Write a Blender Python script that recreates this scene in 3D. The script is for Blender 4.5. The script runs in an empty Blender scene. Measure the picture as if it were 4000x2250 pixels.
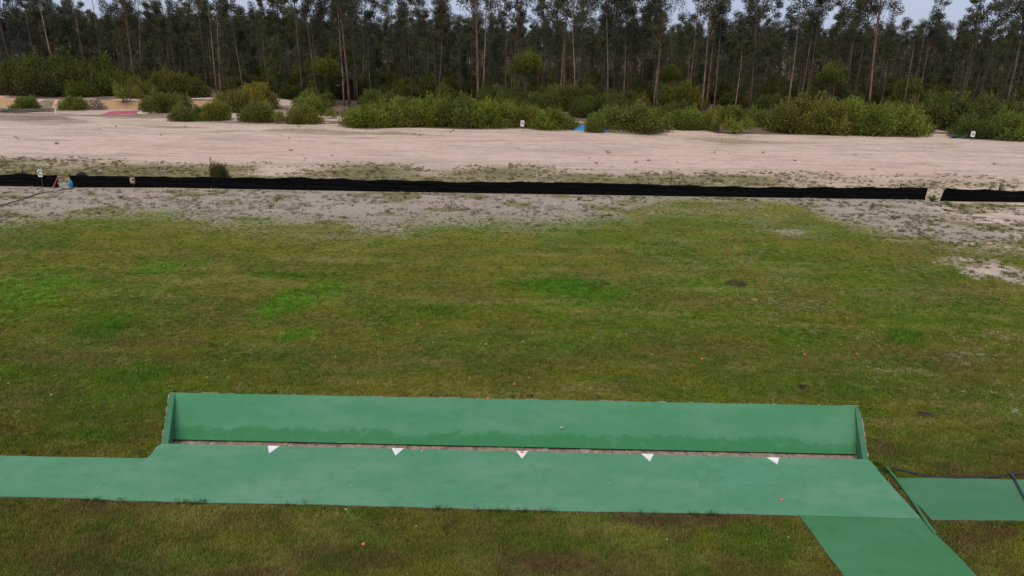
import bpy, bmesh, math, random
import numpy as np
from mathutils import Matrix, Vector

sc = bpy.context.scene
C = bpy.context.scene.collection
R = math.radians

# ------------------------------------------------------------------ camera
F = 2800.0                      # focal length in pixels of the 4000 px wide photograph
CAM_H, PITCH, ROLL = 9.6, 18.65, 1.15
cam_d = bpy.data.cameras.new('camera'); cam = bpy.data.objects.new('camera', cam_d); C.objects.link(cam)
cam_d.sensor_width = 36.0; cam_d.lens = F / 4000 * 36.0
cam_d.clip_start = 0.1; cam_d.clip_end = 9000
CM = Matrix.Translation((0, 0, CAM_H)) @ Matrix.Rotation(R(90 - PITCH), 4, 'X') @ Matrix.Rotation(R(ROLL), 4, 'Z')
cam.matrix_world = CM
sc.camera = cam

# ------------------------------------------------------------------ world, sun, exposure
SUN_EL, SUN_AZ = 58.0, 200.0
w = bpy.data.worlds.new('World'); sc.world = w; w.use_nodes = True
wn = w.node_tree.nodes; wl = w.node_tree.links
sky = wn.new('ShaderNodeTexSky'); sky.sky_type = 'NISHITA'; sky.sun_disc = False
sky.sun_elevation = R(SUN_EL); sky.sun_rotation = R(SUN_AZ)
sky.air_density = 1.0; sky.dust_density = 2.0; sky.ozone_density = 2.0; sky.altitude = 100
bg = wn['Background']; bg.inputs['Strength'].default_value = 0.1
# an even, thin, bluish cloud sheet over the clear sky
wt = wn.new('ShaderNodeTexCoord'); wnz = wn.new('ShaderNodeTexNoise'); wnz.inputs['Scale'].default_value = 2.5; wnz.inputs['Detail'].default_value = 5
wl.new(wt.outputs['Generated'], wnz.inputs['Vector'])
wr = wn.new('ShaderNodeValToRGB'); wl.new(wnz.outputs[0], wr.inputs[0])
wr.color_ramp.elements[0].position = 0.3; wr.color_ramp.elements[0].color = (2.6, 3.05, 4.4, 1)
wr.color_ramp.elements[1].position = 0.7; wr.color_ramp.elements[1].color = (3.3, 3.7, 4.8, 1)
wm = wn.new('ShaderNodeMix'); wm.data_type = 'RGBA'; wm.inputs[0].default_value = 0.82
wl.new(sky.outputs[0], wm.inputs[6]); wl.new(wr.outputs[0], wm.inputs[7])
wl.new(wm.outputs[2], bg.inputs['Color'])
sd = bpy.data.lights.new('sun', 'SUN'); sun = bpy.data.objects.new('sun', sd); C.objects.link(sun)
sd.energy = 1.5; sd.angle = R(40); sd.color = (1.0, 0.90, 0.70)
az = R(SUN_AZ)
sdir = Vector((math.sin(az) * math.cos(R(SUN_EL)), math.cos(az) * math.cos(R(SUN_EL)), math.sin(R(SUN_EL))))
sun.rotation_euler = sdir.to_track_quat('Z', 'Y').to_euler()
sun.location = (0, -20, 60)
sc.view_settings.view_transform = 'Standard'; sc.view_settings.look = 'None'
sc.view_settings.gamma = 1.0; sc.view_settings.use_curve_mapping = False
sc.view_settings.exposure = 0.65
sc.cycles.max_bounces = 4; sc.cycles.diffuse_bounces = 2; sc.cycles.transmission_bounces = 3
sc.cycles.glossy_bounces = 2; sc.cycles.transparent_max_bounces = 4

# ------------------------------------------------------------------ helpers
rng = np.random.default_rng(7)
RM = np.array(CM.to_3x3())

def P(u, v, z=0.0):
    """point of the level z seen at pixel (u, v) of the 4000 x 2250 photograph"""
    d = RM @ np.array([(u - 2000) / F, -(v - 1125) / F, -1.0])
    t = (z - CAM_H) / d[2]
    return Vector((d[0] * t, d[1] * t, z))

def PY(u, v, Y):
    """point at distance Y along the range seen at pixel (u, v)"""
    d = RM @ np.array([(u - 2000) / F, -(v - 1125) / F, -1.0])
    t = Y / d[1]
    return Vector((d[0] * t, Y, CAM_H + d[2] * t))

def ppm(Y):                      # metres per photograph pixel at distance Y
    return Y / math.cos(R(PITCH)) / F * 0.97

def _h(ix, iy, s):
    n = (ix.astype(np.int64) * 374761393 + iy.astype(np.int64) * 668265263 + s * 982451653) & 0xffffffff
    n = ((n ^ (n >> 13)) * 1274126177) & 0xffffffff
    return ((n ^ (n >> 16)) & 0xffffff) / float(0xffffff)

def vnoise(x, y, s=0):
    ix = np.floor(x); iy = np.floor(y); fx = x - ix; fy = y - iy
    fx = fx * fx * (3 - 2 * fx); fy = fy * fy * (3 - 2 * fy)
    a = _h(ix, iy, s); b = _h(ix + 1, iy, s); c = _h(ix, iy + 1, s); d = _h(ix + 1, iy + 1, s)
    return (a * (1 - fx) + b * fx) * (1 - fy) + (c * (1 - fx) + d * fx) * fy

def fbm(x, y, s=0, o=4):
    r = 0; a = 0.5; t = 0
    for i in range(o):
        r = r + a * vnoise(x * 2 ** i + 17.3 * i, y * 2 ** i - 9.1 * i, s + i); t += a; a *= 0.5
    return r / t

def sst(a, b, x):
    t = np.clip((x - a) / (b - a), 0, 1); return t * t * (3 - 2 * t)

class MB:
    """collects tubes, boxes and leaves into one mesh"""
    def __init__(s): s.v = []; s.f = []; s.c = []; s.n = 0; s.m = []
    def add(s, vs, fs, col=(1, 1, 1), mi=0):
        b = s.n
        s.v += [tuple(p) for p in vs]; s.n += len(vs)
        s.f += [tuple(i + b for i in f) for f in fs]; s.m += [mi] * len(fs)
        s.c += [(*col, 1)] * len(vs)
    def tube(s, pts, rad, seg=6, col=(1, 1, 1), cap=True, mi=0):
        pts = [Vector(p) for p in pts]; vs = []; fs = []
        up = Vector((0, 0, 1))
        for i, p in enumerate(pts):
            d = (pts[min(i + 1, len(pts) - 1)] - pts[max(i - 1, 0)])
            d = d.normalized() if d.length > 1e-9 else up
            a = d.cross(Vector((0.31, 0.95, 0.05)) if abs(d.z) > 0.8 else up).normalized(); b = d.cross(a)
            r = rad[i] if hasattr(rad, '__len__') else rad
            for k in range(seg):
                t = 2 * math.pi * k / seg
                vs.append(p + a * (r * math.cos(t)) + b * (r * math.sin(t)))
        for i in range(len(pts) - 1):
            for k in range(seg):
                k2 = (k + 1) % seg
                fs.append((i * seg + k, i * seg + k2, (i + 1) * seg + k2, (i + 1) * seg + k))
        if cap:
            fs.append(tuple(range(seg))[::-1]); fs.append(tuple((len(pts) - 1) * seg + k for k in range(seg)))
        s.add(vs, fs, col, mi)
    def box(s, lo, hi, col=(1, 1, 1), mi=0, M=None):
        vs = [Vector((x, y, z)) for z in (lo[2], hi[2]) for y in (lo[1], hi[1]) for x in (lo[0], hi[0])]
        if M is not None: vs = [M @ q for q in vs]
        s.add(vs, [(0, 2, 3, 1), (4, 5, 7, 6), (0, 1, 5, 4), (2, 6, 7, 3), (0, 4, 6, 2), (1, 3, 7, 5)], col, mi)
    def leaves(s, c, d, L, W, cols, r, mi=0):
        n = len(c)
        d = d / (np.linalg.norm(d, axis=1, keepdims=True) + 1e-9)
        q = r.normal(size=(n, 3)); sd_ = np.cross(d, q); sd_ /= (np.linalg.norm(sd_, axis=1, keepdims=True) + 1e-9)
        L = L[:, None]; W = W[:, None]
        v = np.stack([c, c + d * L * .5 + sd_ * W * .5, c + d * L, c + d * L * .5 - sd_ * W * .5], 1).reshape(-1, 3)
        b = s.n; s.n += 4 * n
        s.v += v.tolist(); s.c += np.repeat(np.c_[cols, np.ones(n)], 4, 0).tolist()
        s.f += [(b + 4 * i, b + 4 * i + 1, b + 4 * i + 2, b + 4 * i + 3) for i in range(n)]; s.m += [mi] * n
    def mesh(s, name, mats, smooth=False):
        me = bpy.data.meshes.new(name); me.from_pydata(s.v, [], s.f)
        a = me.attributes.new('col', 'FLOAT_COLOR', 'POINT'); a.data.foreach_set('color', np.array(s.c, 'f').ravel())
        for m in (mats if isinstance(mats, (list, tuple)) else [mats]): me.materials.append(m)
        if any(s.m): me.polygons.foreach_set('material_index', s.m)
        if smooth: me.polygons.foreach_set('use_smooth', [True] * len(me.polygons))
        me.update(); return me
    def build(s, name, mats, parent=None, loc=(0, 0, 0), smooth=False):
        return link(name, s.mesh(name, mats, smooth), parent, loc)

def link(name, me, parent=None, loc=(0, 0, 0)):
    o = bpy.data.objects.new(name, me); C.objects.link(o); o.location = loc
    if parent is not None: o.parent = parent
    return o

def tag(o, label, cat, group=None):
    o['label'] = label; o['category'] = cat
    if group: o['group'] = group
    return o

def thing(name, label, cat, loc=(0, 0, 0), rz=0, group=None):
    o = bpy.data.objects.new(name, None); C.objects.link(o); o.location = loc; o.rotation_euler = (0, 0, rz)
    o.empty_display_size = 0.2
    return tag(o, label, cat, group)

def prism(outline, z0, z1, name, mats, parent=None):
    """closed slab from a plan outline: material 0 on top, 1 on the sides"""
    n = len(outline)
    vs = [(p[0], p[1], z0) for p in outline] + [(p[0], p[1], z1) for p in outline]
    area = sum(outline[i][0] * outline[(i + 1) % n][1] - outline[(i + 1) % n][0] * outline[i][1] for i in range(n))
    fs = [tuple(range(n, 2 * n)), tuple(range(n))[::-1]] + [(i, (i + 1) % n, n + (i + 1) % n, n + i) for i in range(n)]
    if area < 0: fs = [f[::-1] for f in fs]
    me = bpy.data.meshes.new(name); me.from_pydata(vs, [], fs)
    for m in mats: me.materials.append(m)
    me.polygons.foreach_set('material_index', [0, 1] + [1] * n if len(mats) > 1 else [0] * (n + 2)); me.update()
    return link(name, me, parent)

def inpoly(x, y, poly):
    r = np.zeros(x.shape, bool); n = len(poly); j = n - 1
    for i in range(n):
        xi, yi = poly[i][0], poly[i][1]; xj, yj = poly[j][0], poly[j][1]
        c = ((yi > y) != (yj > y)) & (x < (xj - xi) * (y - yi) / (yj - yi + 1e-12) + xi)
        r ^= c; j = i
    return r

# ------------------------------------------------------------------ materials
def mat(name):
    m = bpy.data.materials.new(name); m.use_nodes = True
    nt = m.node_tree; b = nt.nodes['Principled BSDF']
    b.inputs['Roughness'].default_value = 0.85; b.inputs['Specular IOR Level'].default_value = 0.2
    return m, nt, b

class NT:
    def __init__(s, nt): s.nt = nt
    def n(s, t, **k):
        x = s.nt.nodes.new('ShaderNode' + t)
        for a, b in k.items(): setattr(x, a, b)
        return x
    def l(s, a, b): s.nt.links.new(a, b)
    def val(s, sock, x):
        if hasattr(x, 'links') or isinstance(x, bpy.types.NodeSocket): s.l(x, sock)
        elif hasattr(x, '__len__') and len(x) == 3 and sock.type == 'RGBA': sock.default_value = (*x, 1)
        else: sock.default_value = x
    def math(s, op, a, b=0.0, c=None, clamp=False):
        x = s.n('Math', operation=op, use_clamp=clamp); s.val(x.inputs[0], a); s.val(x.inputs[1], b)
        if c is not None: s.val(x.inputs[2], c)
        return x.outputs[0]
    def mix(s, f, a, b, mode='MIX'):
        x = s.n('Mix', data_type='RGBA', blend_type=mode); s.val(x.inputs[0], f); s.val(x.inputs[6], a); s.val(x.inputs[7], b)
        return x.outputs[2]
    def coord(s, scale=(1, 1, 1), which='Object'):
        t = s.n('TexCoord'); mp = s.n('Mapping'); mp.inputs['Scale'].default_value = scale
        s.l(t.outputs[which], mp.inputs[0]); return mp.outputs[0]
    def pos(s, scale=(1, 1, 1)):
        g = s.n('NewGeometry'); mp = s.n('Mapping'); mp.inputs['Scale'].default_value = scale
        s.l(g.outputs['Position'], mp.inputs[0]); return mp.outputs[0]
    def noise(s, vec, scale, detail=4, rough=0.55):
        x = s.n('TexNoise'); s.l(vec, x.inputs['Vector']); x.inputs['Scale'].default_value = scale
        x.inputs['Detail'].default_value = detail; x.inputs['Roughness'].default_value = rough
        return x.outputs[0]
    def ramp(s, f, stops):
        x = s.n('ValToRGB'); s.l(f, x.inputs[0]); e = x.color_ramp.elements
        while len(e) < len(stops): e.new(0.5)
        for i, (p, c) in enumerate(stops): e[i].position = p; e[i].color = (*c, 1) if len(c) == 3 else c
        return x.outputs[0]
    def smooth(s, f, a, b):
        x = s.n('MapRange', interpolation_type='SMOOTHSTEP'); s.val(x.inputs[0], f)
        x.inputs[1].default_value = a; x.inputs[2].default_value = b; return x.outputs[0]
    def bump(s, h, strength, dist):
        x = s.n('Bump'); x.inputs['Strength'].default_value = strength; x.inputs['Distance'].default_value = dist
        s.l(h, x.inputs['Height']); return x.outputs[0]

def plain(name, col, rough=0.8, var=0.25, scale=6.0, bump=0.0, spec=0.2):
    m, nt, b = mat(name); k = NT(nt); v = k.pos()
    n = k.noise(v, scale, 5)
    lo = tuple(c * (1 - var) for c in col); hi = tuple(min(1, c * (1 + var)) for c in col)
    k.l(k.ramp(n, [(0.3, lo), (0.7, hi)]), b.inputs['Base Color'])
    b.inputs['Roughness'].default_value = rough; b.inputs['Specular IOR Level'].default_value = spec
    if bump: k.l(k.bump(k.noise(v, scale * 6, 4), 1.0, bump), b.inputs['Normal'])
    return m

# painted concrete: stain = wet algae band with its own ragged shape near the foot of the sloping wall
def paint(name, col, worn, dark, z_stain=None, puddle=False):
    m, nt, b = mat(name); k = NT(nt); v = k.pos((1, 1, 1))
    n1 = k.noise(k.pos((0.35, 0.8, 0.8)), 0.9, 5, 0.6); n2 = k.noise(v, 3.0, 5, 0.6); n3 = k.noise(v, 45, 3, 0.6)
    c = k.mix(k.smooth(n1, 0.35, 0.7), col, worn)
    c = k.mix(k.math('MULTIPLY', k.smooth(n2, 0.48, 0.75), 0.55), c, dark)
    c = k.mix(k.math('MULTIPLY', k.smooth(n3, 0.3, 0.75), 0.22), c, worn)
    n5 = k.noise(v, 160, 2, 0.6)
    c = k.mix(1.0, c, k.ramp(n5, [(0.25, (.80,) * 3), (0.75, (1.18,) * 3)]), 'MULTIPLY')
    # scuffs, grit and a few rubbed streaks
    n7 = k.noise(k.pos((1.2, 5, 1)), 2.2, 6, 0.7); n8 = k.noise(v, 11, 5, 0.7)
    c = k.mix(k.math('MULTIPLY', k.smooth(n7, 0.58, 0.74), 0.40), c, worn)
    c = k.mix(k.math('MULTIPLY', k.smooth(n8, 0.60, 0.78), 0.45), c, tuple(x * .72 for x in dark))
    if puddle:                                                   # tide marks of a dried puddle
        w0 = k.n('VectorMath', operation='DISTANCE'); k.l(k.pos((0.55, 1, 1)), w0.inputs[0]); q0 = P(2920, 1850, ZS); w0.inputs[1].default_value = (q0.x * .55, q0.y, q0.z)
        e = k.math('ADD', w0.outputs['Value'], k.math('MULTIPLY', k.math('SUBTRACT', k.noise(v, 1.8, 5, 0.6), 0.5), 2.2))
        c = k.mix(k.math('MULTIPLY', k.math('SUBTRACT', 1.0, k.smooth(e, 0.50, 0.55)), 0.5), c, (0.085, 0.262, 0.150))
        ring = k.math('SUBTRACT', 1.0, k.smooth(k.math('ABSOLUTE', k.math('SUBTRACT', e, 0.58)), 0.02, 0.07))
        c = k.mix(k.math('MULTIPLY', ring, 0.16), c, tuple(x * .8 for x in dark))
    if z_stain is not None:
        sep = k.n('SeparateXYZ'); k.l(v, sep.inputs[0])
        n4 = k.noise(k.pos((0.35, 0.1, 0.1)), 1.6, 5, 0.55); n6 = k.noise(k.pos((3, 3, 3)), 1.6, 4, 0.6)
        h = k.math('ADD', sep.outputs[2], k.math('MULTIPLY', k.math('SUBTRACT', n4, 0.5), 0.26))
        h = k.math('ADD', h, k.math('MULTIPLY', k.math('SUBTRACT', n6, 0.5), 0.12))
        f = k.math('SUBTRACT', 1.0, k.smooth(h, z_stain - 0.015, z_stain + 0.03))
        c = k.mix(k.math('MULTIPLY', f, k.math('MULTIPLY', k.smooth(n2, 0.2, 0.5), 0.8)), c, (0.030, 0.165, 0.052))
    k.l(c, b.inputs['Base Color']); b.inputs['Roughness'].default_value = 0.75
    k.l(k.bump(n3, 0.25, 0.01), b.inputs['Normal'])
    return m

ZS = 0.06                                                          # top of the painted slabs
M = {}
M['paint'] = paint('green_paint', (0.066, 0.226, 0.116), (0.122, 0.266, 0.162), (0.054, 0.190, 0.088), None, True)
M['paint_wall'] = paint('green_wall_paint', (0.054, 0.206, 0.096), (0.092, 0.240, 0.130), (0.046, 0.176, 0.074), -0.262)
M['paint_new'] = paint('fresh_green_paint', (0.040, 0.168, 0.062), (0.062, 0.196, 0.086), (0.036, 0.142, 0.050))
M['paint_pale'] = paint('side_green_paint', (0.048, 0.170, 0.074), (0.076, 0.190, 0.100), (0.042, 0.146, 0.060))
M['concrete'] = plain('bare_concrete', (0.15, 0.115, 0.09), 0.9, 0.55, 9, 0.02)
M['ledge'] = plain('ledge_concrete', (0.27, 0.20, 0.155), 0.9, 0.5, 5, 0.02)
M['patch'] = plain('pale_mortar', (0.27, 0.23, 0.195), 0.9, 0.3, 12)
M['white'] = plain('white_paint', (0.74, 0.72, 0.70), 0.6, 0.14, 9)
M['orange'] = plain('orange_paint', (0.85, 0.16, 0.045), 0.6, 0.1, 4)
M['clay'] = plain('clay_orange', (0.66, 0.14, 0.075), 0.8, 0.25, 20)
M['cream'] = plain('cream_fragment', (0.46, 0.38, 0.22), 0.8, 0.3, 20)
M['pinkclay'] = plain('faded_clay', (0.46, 0.22, 0.125), 0.8, 0.3, 20)
M['hose'] = plain('black_hose', (0.028, 0.026, 0.026), 0.6, 0.3, 5)
M['pipe_blue'] = plain('dark_pipe', (0.030, 0.045, 0.055), 0.45, 0.4, 3, 0, 0.4)
M['rubber'] = plain('black_rubber', (0.02, 0.02, 0.021), 0.7, 0.3, 5)
M['blue'] = plain('blue_tarp', (0.020, 0.22, 0.50), 0.6, 0.2, 3, 0.01, 0.4)
M['pink'] = plain('pink_tarp', (0.44, 0.085, 0.13), 0.6, 0.25, 2, 0.01, 0.3)
M['pinkpost'] = plain('pink_paint', (0.42, 0.12, 0.13), 0.7, 0.3, 5)
M['brownsign'] = plain('faded_maroon_board', (0.19, 0.095, 0.095), 0.8, 0.35, 3)
M['signwhite'] = plain('white_board', (0.66, 0.66, 0.64), 0.6, 0.1, 3)
M['black'] = plain('black_lettering', (0.03, 0.03, 0.035), 0.7, 0.2, 4)
M['palelett'] = plain('pale_lettering', (0.52, 0.43, 0.41), 0.7, 0.15, 4)
M['darkwood'] = plain('weathered_wood', (0.12, 0.10, 0.085), 0.9, 0.5, 4)
M['greywood'] = plain('grey_branch', (0.17, 0.145, 0.135), 0.9, 0.5, 2)
M['darksheet'] = plain('dark_green_plastic', (0.05, 0.075, 0.065), 0.5, 0.3, 3, 0, 0.4)
M['soil'] = plain('dark_soil', (0.055, 0.035, 0.026), 0.95, 0.6, 9, 0.03)
M['sandpile'] = plain('pale_sand', (0.60, 0.50, 0.38), 0.95, 0.12, 3, 0.02)
M['post'] = plain('steel_post', (0.07, 0.065, 0.055), 0.7, 0.4, 3)

def shade_cloth():
    m, nt, b = mat('black_shade_cloth'); k = NT(nt)
    n = k.noise(k.pos((0.25, 1, 26)), 1.0, 4, 0.6); n2 = k.noise(k.pos((14, 1, 1.5)), 1.0, 3)
    c = k.ramp(n, [(0.40, (0.002, 0.0022, 0.0025)), (0.62, (0.006, 0.0065, 0.007)), (0.72, (0.014, 0.015, 0.016))])
    c = k.mix(k.math('MULTIPLY', k.smooth(n2, 0.5, 0.75), 0.3), c, (0.010, 0.011, 0.012))
    k.l(c, b.inputs['Base Color']); b.inputs['Roughness'].default_value = 0.9; b.inputs['Specular IOR Level'].default_value = 0.05
    return m
M['cloth'] = shade_cloth()

def foliage(name, tint, trans=0.25):
    m, nt, b = mat(name); k = NT(nt)
    a = k.n('Attribute', attribute_name='col'); oi = k.n('ObjectInfo')
    c = k.mix(1.0, a.outputs['Color'], oi.outputs['Color'], 'MULTIPLY')
    c = k.mix(1.0, c, tint, 'MULTIPLY')
    r = k.ramp(oi.outputs['Random'], [(0.0, (0.82, 0.86, 0.9)), (0.5, (1.0, 1.0, 1.0)), (1.0, (1.07, 1.03, 0.88))])
    c = k.mix(1.0, c, r, 'MULTIPLY')
    k.l(c, b.inputs['Base Color']); b.inputs['Roughness'].default_value = 0.6; b.inputs['Specular IOR Level'].default_value = 0.25
    t = k.n('BsdfTranslucent'); k.l(c, t.inputs['Color'])
    mx = k.n('MixShader'); mx.inputs[0].default_value = trans
    k.l(b.outputs[0], mx.inputs[1]); k.l(t.outputs[0], mx.inputs[2])
    k.l(mx.outputs[0], nt.nodes['Material Output'].inputs['Surface'])
    return m
M['leaf'] = foliage('eucalypt_leaves', (1, 1, 1))
M['bushleaf'] = foliage('shrub_leaves', (1, 1, 1), 0.3)

def bark():
    m, nt, b = mat('eucalypt_bark'); k = NT(nt); oi = k.n('ObjectInfo')
    n = k.noise(k.pos((5, 5, 0.5)), 1.5, 4, 0.6)
    c = k.ramp(n, [(0.3, (0.092, 0.072, 0.064)), (0.55, (0.21, 0.168, 0.148)), (0.75, (0.35, 0.30, 0.27))])
    c = k.mix(1.0, c, oi.outputs['Color'], 'MULTIPLY')
    r = k.ramp(oi.outputs['Random'], [(0.0, (0.35, 0.33, 0.32)), (0.5, (0.6, 0.57, 0.54)), (1.0, (0.95, 0.9, 0.86))])
    c = k.mix(1.0, c, r, 'MULTIPLY')
    k.l(c, b.inputs['Base Color']); b.inputs['Roughness'].default_value = 0.9
    return m
M['bark'] = bark()

def grassmat(name, trans=0.25, attr_type='INSTANCER'):
    m, nt, b = mat(name); k = NT(nt)
    a = k.n('Attribute', attribute_name='tcol', attribute_type=attr_type); c2 = k.n('Attribute', attribute_name='col')
    c = k.mix(1.0, a.outputs['Color'], c2.outputs['Color'], 'MULTIPLY')
    k.l(c, b.inputs['Base Color']); b.inputs['Roughness'].default_value = 0.9; b.inputs['Specular IOR Level'].default_value = 0.04
    t = k.n('BsdfTranslucent'); k.l(c, t.inputs['Color'])
    mx = k.n('MixShader'); mx.inputs[0].default_value = trans
    k.l(b.outputs[0], mx.inputs[1]); k.l(t.outputs[0], mx.inputs[2])
    k.l(mx.outputs[0], nt.nodes['Material Output'].inputs['Surface'])
    return m
M['grass'] = grassmat('grass_blades')

def groundmat():
    m, nt, b = mat('range_ground'); k = NT(nt)
    lc = k.n('Attribute', attribute_name='lawn').outputs['Color']
    zn = k.n('Attribute', attribute_name='zone'); z3 = k.n('SeparateColor'); k.l(zn.outputs['Color'], z3.inputs[0])
    zB, zT, zS = z3.outputs[0], z3.outputs[1], z3.outputs[2]      # bare, thatch, scrub
    z2n = k.n('Attribute', attribute_name='zone2'); z4 = k.n('SeparateColor'); k.l(z2n.outputs['Color'], z4.inputs[0])
    zL, zO, zP = z4.outputs[0], z4.outputs[1], z4.outputs[2]      # leaf litter, orange clay bank, pink dust
    p = k.pos()
    nb = k.noise(p, 0.9, 6, 0.65); nm = k.noise(p, 4.0, 6, 0.65); nf = k.noise(p, 17.0, 5, 0.7); nx = k.noise(p, 60.0, 3, 0.7)
    ns = k.noise(k.pos((0.10, 0.55, 1)), 1.0, 7, 0.68)            # wheel and rake streaks along the range
    # lawn soil and thatch between the blades
    lawn = k.mix(1.0, lc, k.ramp(nf, [(0.28, (0.50, 0.50, 0.50)), (0.72, (1.35, 1.32, 1.25))]), 'MULTIPLY')
    lawn = k.mix(1.0, lawn, k.ramp(nx, [(0.28, (0.62, 0.62, 0.62)), (0.72, (1.3, 1.3, 1.3))]), 'MULTIPLY')
    # bleached thatch and clay crumbs
    th = k.ramp(nf, [(0.30, (0.17, 0.130, 0.100)), (0.45, (0.32, 0.258, 0.215)), (0.58, (0.45, 0.375, 0.32)), (0.72, (0.66, 0.56, 0.50))])
    th = k.mix(k.math('MULTIPLY', k.smooth(nm, 0.5, 0.68), 0.75), th, k.ramp(nx, [(0.3, (0.09, 0.075, 0.045)), (0.7, (0.24, 0.20, 0.13))]))
    # raked sand
    sa = k.ramp(nb, [(0.25, (0.48, 0.355, 0.285)), (0.5, (0.59, 0.448, 0.365)), (0.8, (0.67, 0.525, 0.435))])
    sa = k.mix(k.math('MULTIPLY', k.smooth(ns, 0.48, 0.66), 0.6), sa, (0.30, 0.25, 0.205))
    nt2 = k.noise(k.pos((0.22, 1.6, 1)), 1.0, 6, 0.7)
    sa = k.mix(k.math('MULTIPLY', k.smooth(nt2, 0.52, 0.68), 0.7), sa, (0.23, 0.185, 0.145))
    nL = k.noise(k.pos((0.05, 0.11, 1)), 1.0, 5, 0.6)
    sa = k.mix(k.math('MULTIPLY', k.smooth(nL, 0.48, 0.68), 0.55), sa, (0.40, 0.315, 0.26))
    sa = k.mix(k.math('MULTIPLY', k.smooth(nf, 0.54, 0.75), 0.6), sa, (0.26, 0.20, 0.16))
    sa = k.mix(k.math('MULTIPLY', zP, k.math('MULTIPLY', k.smooth(nm, 0.3, 0.7), 0.75)), sa, (0.58, 0.35, 0.28))
    sc_ = k.ramp(nf, [(0.3, (0.085, 0.078, 0.030)), (0.55, (0.21, 0.18, 0.085)), (0.75, (0.40, 0.33, 0.22))])
    j = k.math('ADD', k.math('MULTIPLY', k.math('SUBTRACT', nm, 0.5), 1.9), k.math('MULTIPLY', k.math('SUBTRACT', nf, 0.5), 2.2))
    fT = k.smooth(k.math('ADD', zT, j), 0.35, 0.65)
    fS = k.smooth(k.math('ADD', zS, j), 0.38, 0.68)
    fB = k.smooth(k.math('ADD', zB, k.math('MULTIPLY', j, 1.45)), 0.40, 0.60)
    bare = k.mix(fS, k.mix(fT, sa, th), sc_)
    c = k.mix(fB, lawn, bare)
    lit = k.ramp(nf, [(0.3, (0.075, 0.055, 0.038)), (0.55, (0.17, 0.125, 0.088)), (0.78, (0.32, 0.245, 0.18))])
    c = k.mix(k.smooth(k.math('ADD', zL, k.math('MULTIPLY', j, 0.4)), 0.35, 0.65), c, lit)
    c = k.mix(k.smooth(k.math('ADD', zO, k.math('MULTIPLY', j, 0.3)), 0.4, 0.6), c, k.ramp(nm, [(0.3, (0.30, 0.17, 0.085)), (0.7, (0.50, 0.34, 0.20))]))
    k.l(c, b.inputs['Base Color']); b.inputs['Roughness'].default_value = 0.95; b.inputs['Specular IOR Level'].default_value = 0.03
    h = k.math('ADD', nf, k.math('MULTIPLY', nx, 0.4))
    k.l(k.bump(h, 0.6, 0.06), b.inputs['Normal'])
    return m
M['ground'] = groundmat()

# ------------------------------------------------------------------ layout of the range (plan)
def px(pts, z=0.0): return [P(u, v, z) for u, v in pts]

def rough(pts, step=0.18, amp=0.012, seed=1, keep=()):
    """a poured edge: the outline is cut into short runs that wander a little"""
    r = random.Random(seed); out = []
    n = len(pts)
    for i in range(n):
        a, b_ = Vector(pts[i][:2]), Vector(pts[(i + 1) % n][:2]); L = (b_ - a).length
        out.append((a.x, a.y))
        if i in keep or L > 60: continue
        k = int(L / step); d = (b_ - a).normalized() if L > 0 else Vector((1, 0)); nrm = Vector((-d.y, d.x)); o = 0
        for j in range(1, k):
            o = o * 0.7 + r.uniform(-amp, amp)
            q = a + (b_ - a) * (j / k) + nrm * o; out.append((q.x, q.y))
    return out

farL = (-400, 1773); nearL = (-400, 1934)
roof_px = [(630, 1733), (612, 1744), (592, 1772), (575, 1787), (555, 1790), (280, 1785), (0, 1779), farL,
           nearL, (0, 1940), (270, 1944), (450, 1955), (1000, 1967), (1500, 1978), (2000, 1991), (2500, 2001), (3000, 2010), (3122, 2013),
           (3600, 2026), (3452, 1864), (3408, 1808), (3391, 1795), (3370, 1794), (657, 1733)]
ROOF = [tuple(p[:2]) for p in px(roof_px, ZS)]
ramp_px = [(3122, 2013.6), (3600, 2026.6), (3650, 2080), (3704, 2132), (3762, 2190), (3818, 2250), (3960, 2405), (3405, 2405), (3297, 2250), (3215, 2140), (3160, 2062)]
RAMP = [tuple(p[:2]) for p in px(ramp_px, ZS)]
side_px = [(3497, 1866), (3700, 1866), (4000, 1871), (4500, 1880), (4500, 2042), (4000, 2033), (3800, 2030), (3640, 2029), (3560, 1945)]
SIDE = [tuple(p[:2]) for p in px(side_px, ZS)]
D_SL = -0.36                                                       # foot of the sloping wall
wl_o = [P(630, 1733, ZS), P(663, 1533, ZS)]; wl_i = [P(657, 1733, ZS), P(683, 1539, ZS)]
wr_o = [P(3391, 1795, ZS), P(3361, 1606, ZS), P(3344, 1585, ZS)]; wr_i = [P(3370, 1794, ZS), P(3340, 1592, ZS)]
s_tl, s_tr = P(663, 1533, ZS), P(3344, 1585, ZS)
s_bl, s_br = P(674, 1716, D_SL), P(3343, 1774, D_SL)
OPEN = [tuple(p[:2]) for p in (wl_o[0], wl_o[1], wr_o[2], wr_o[1], wr_o[0])]

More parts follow.
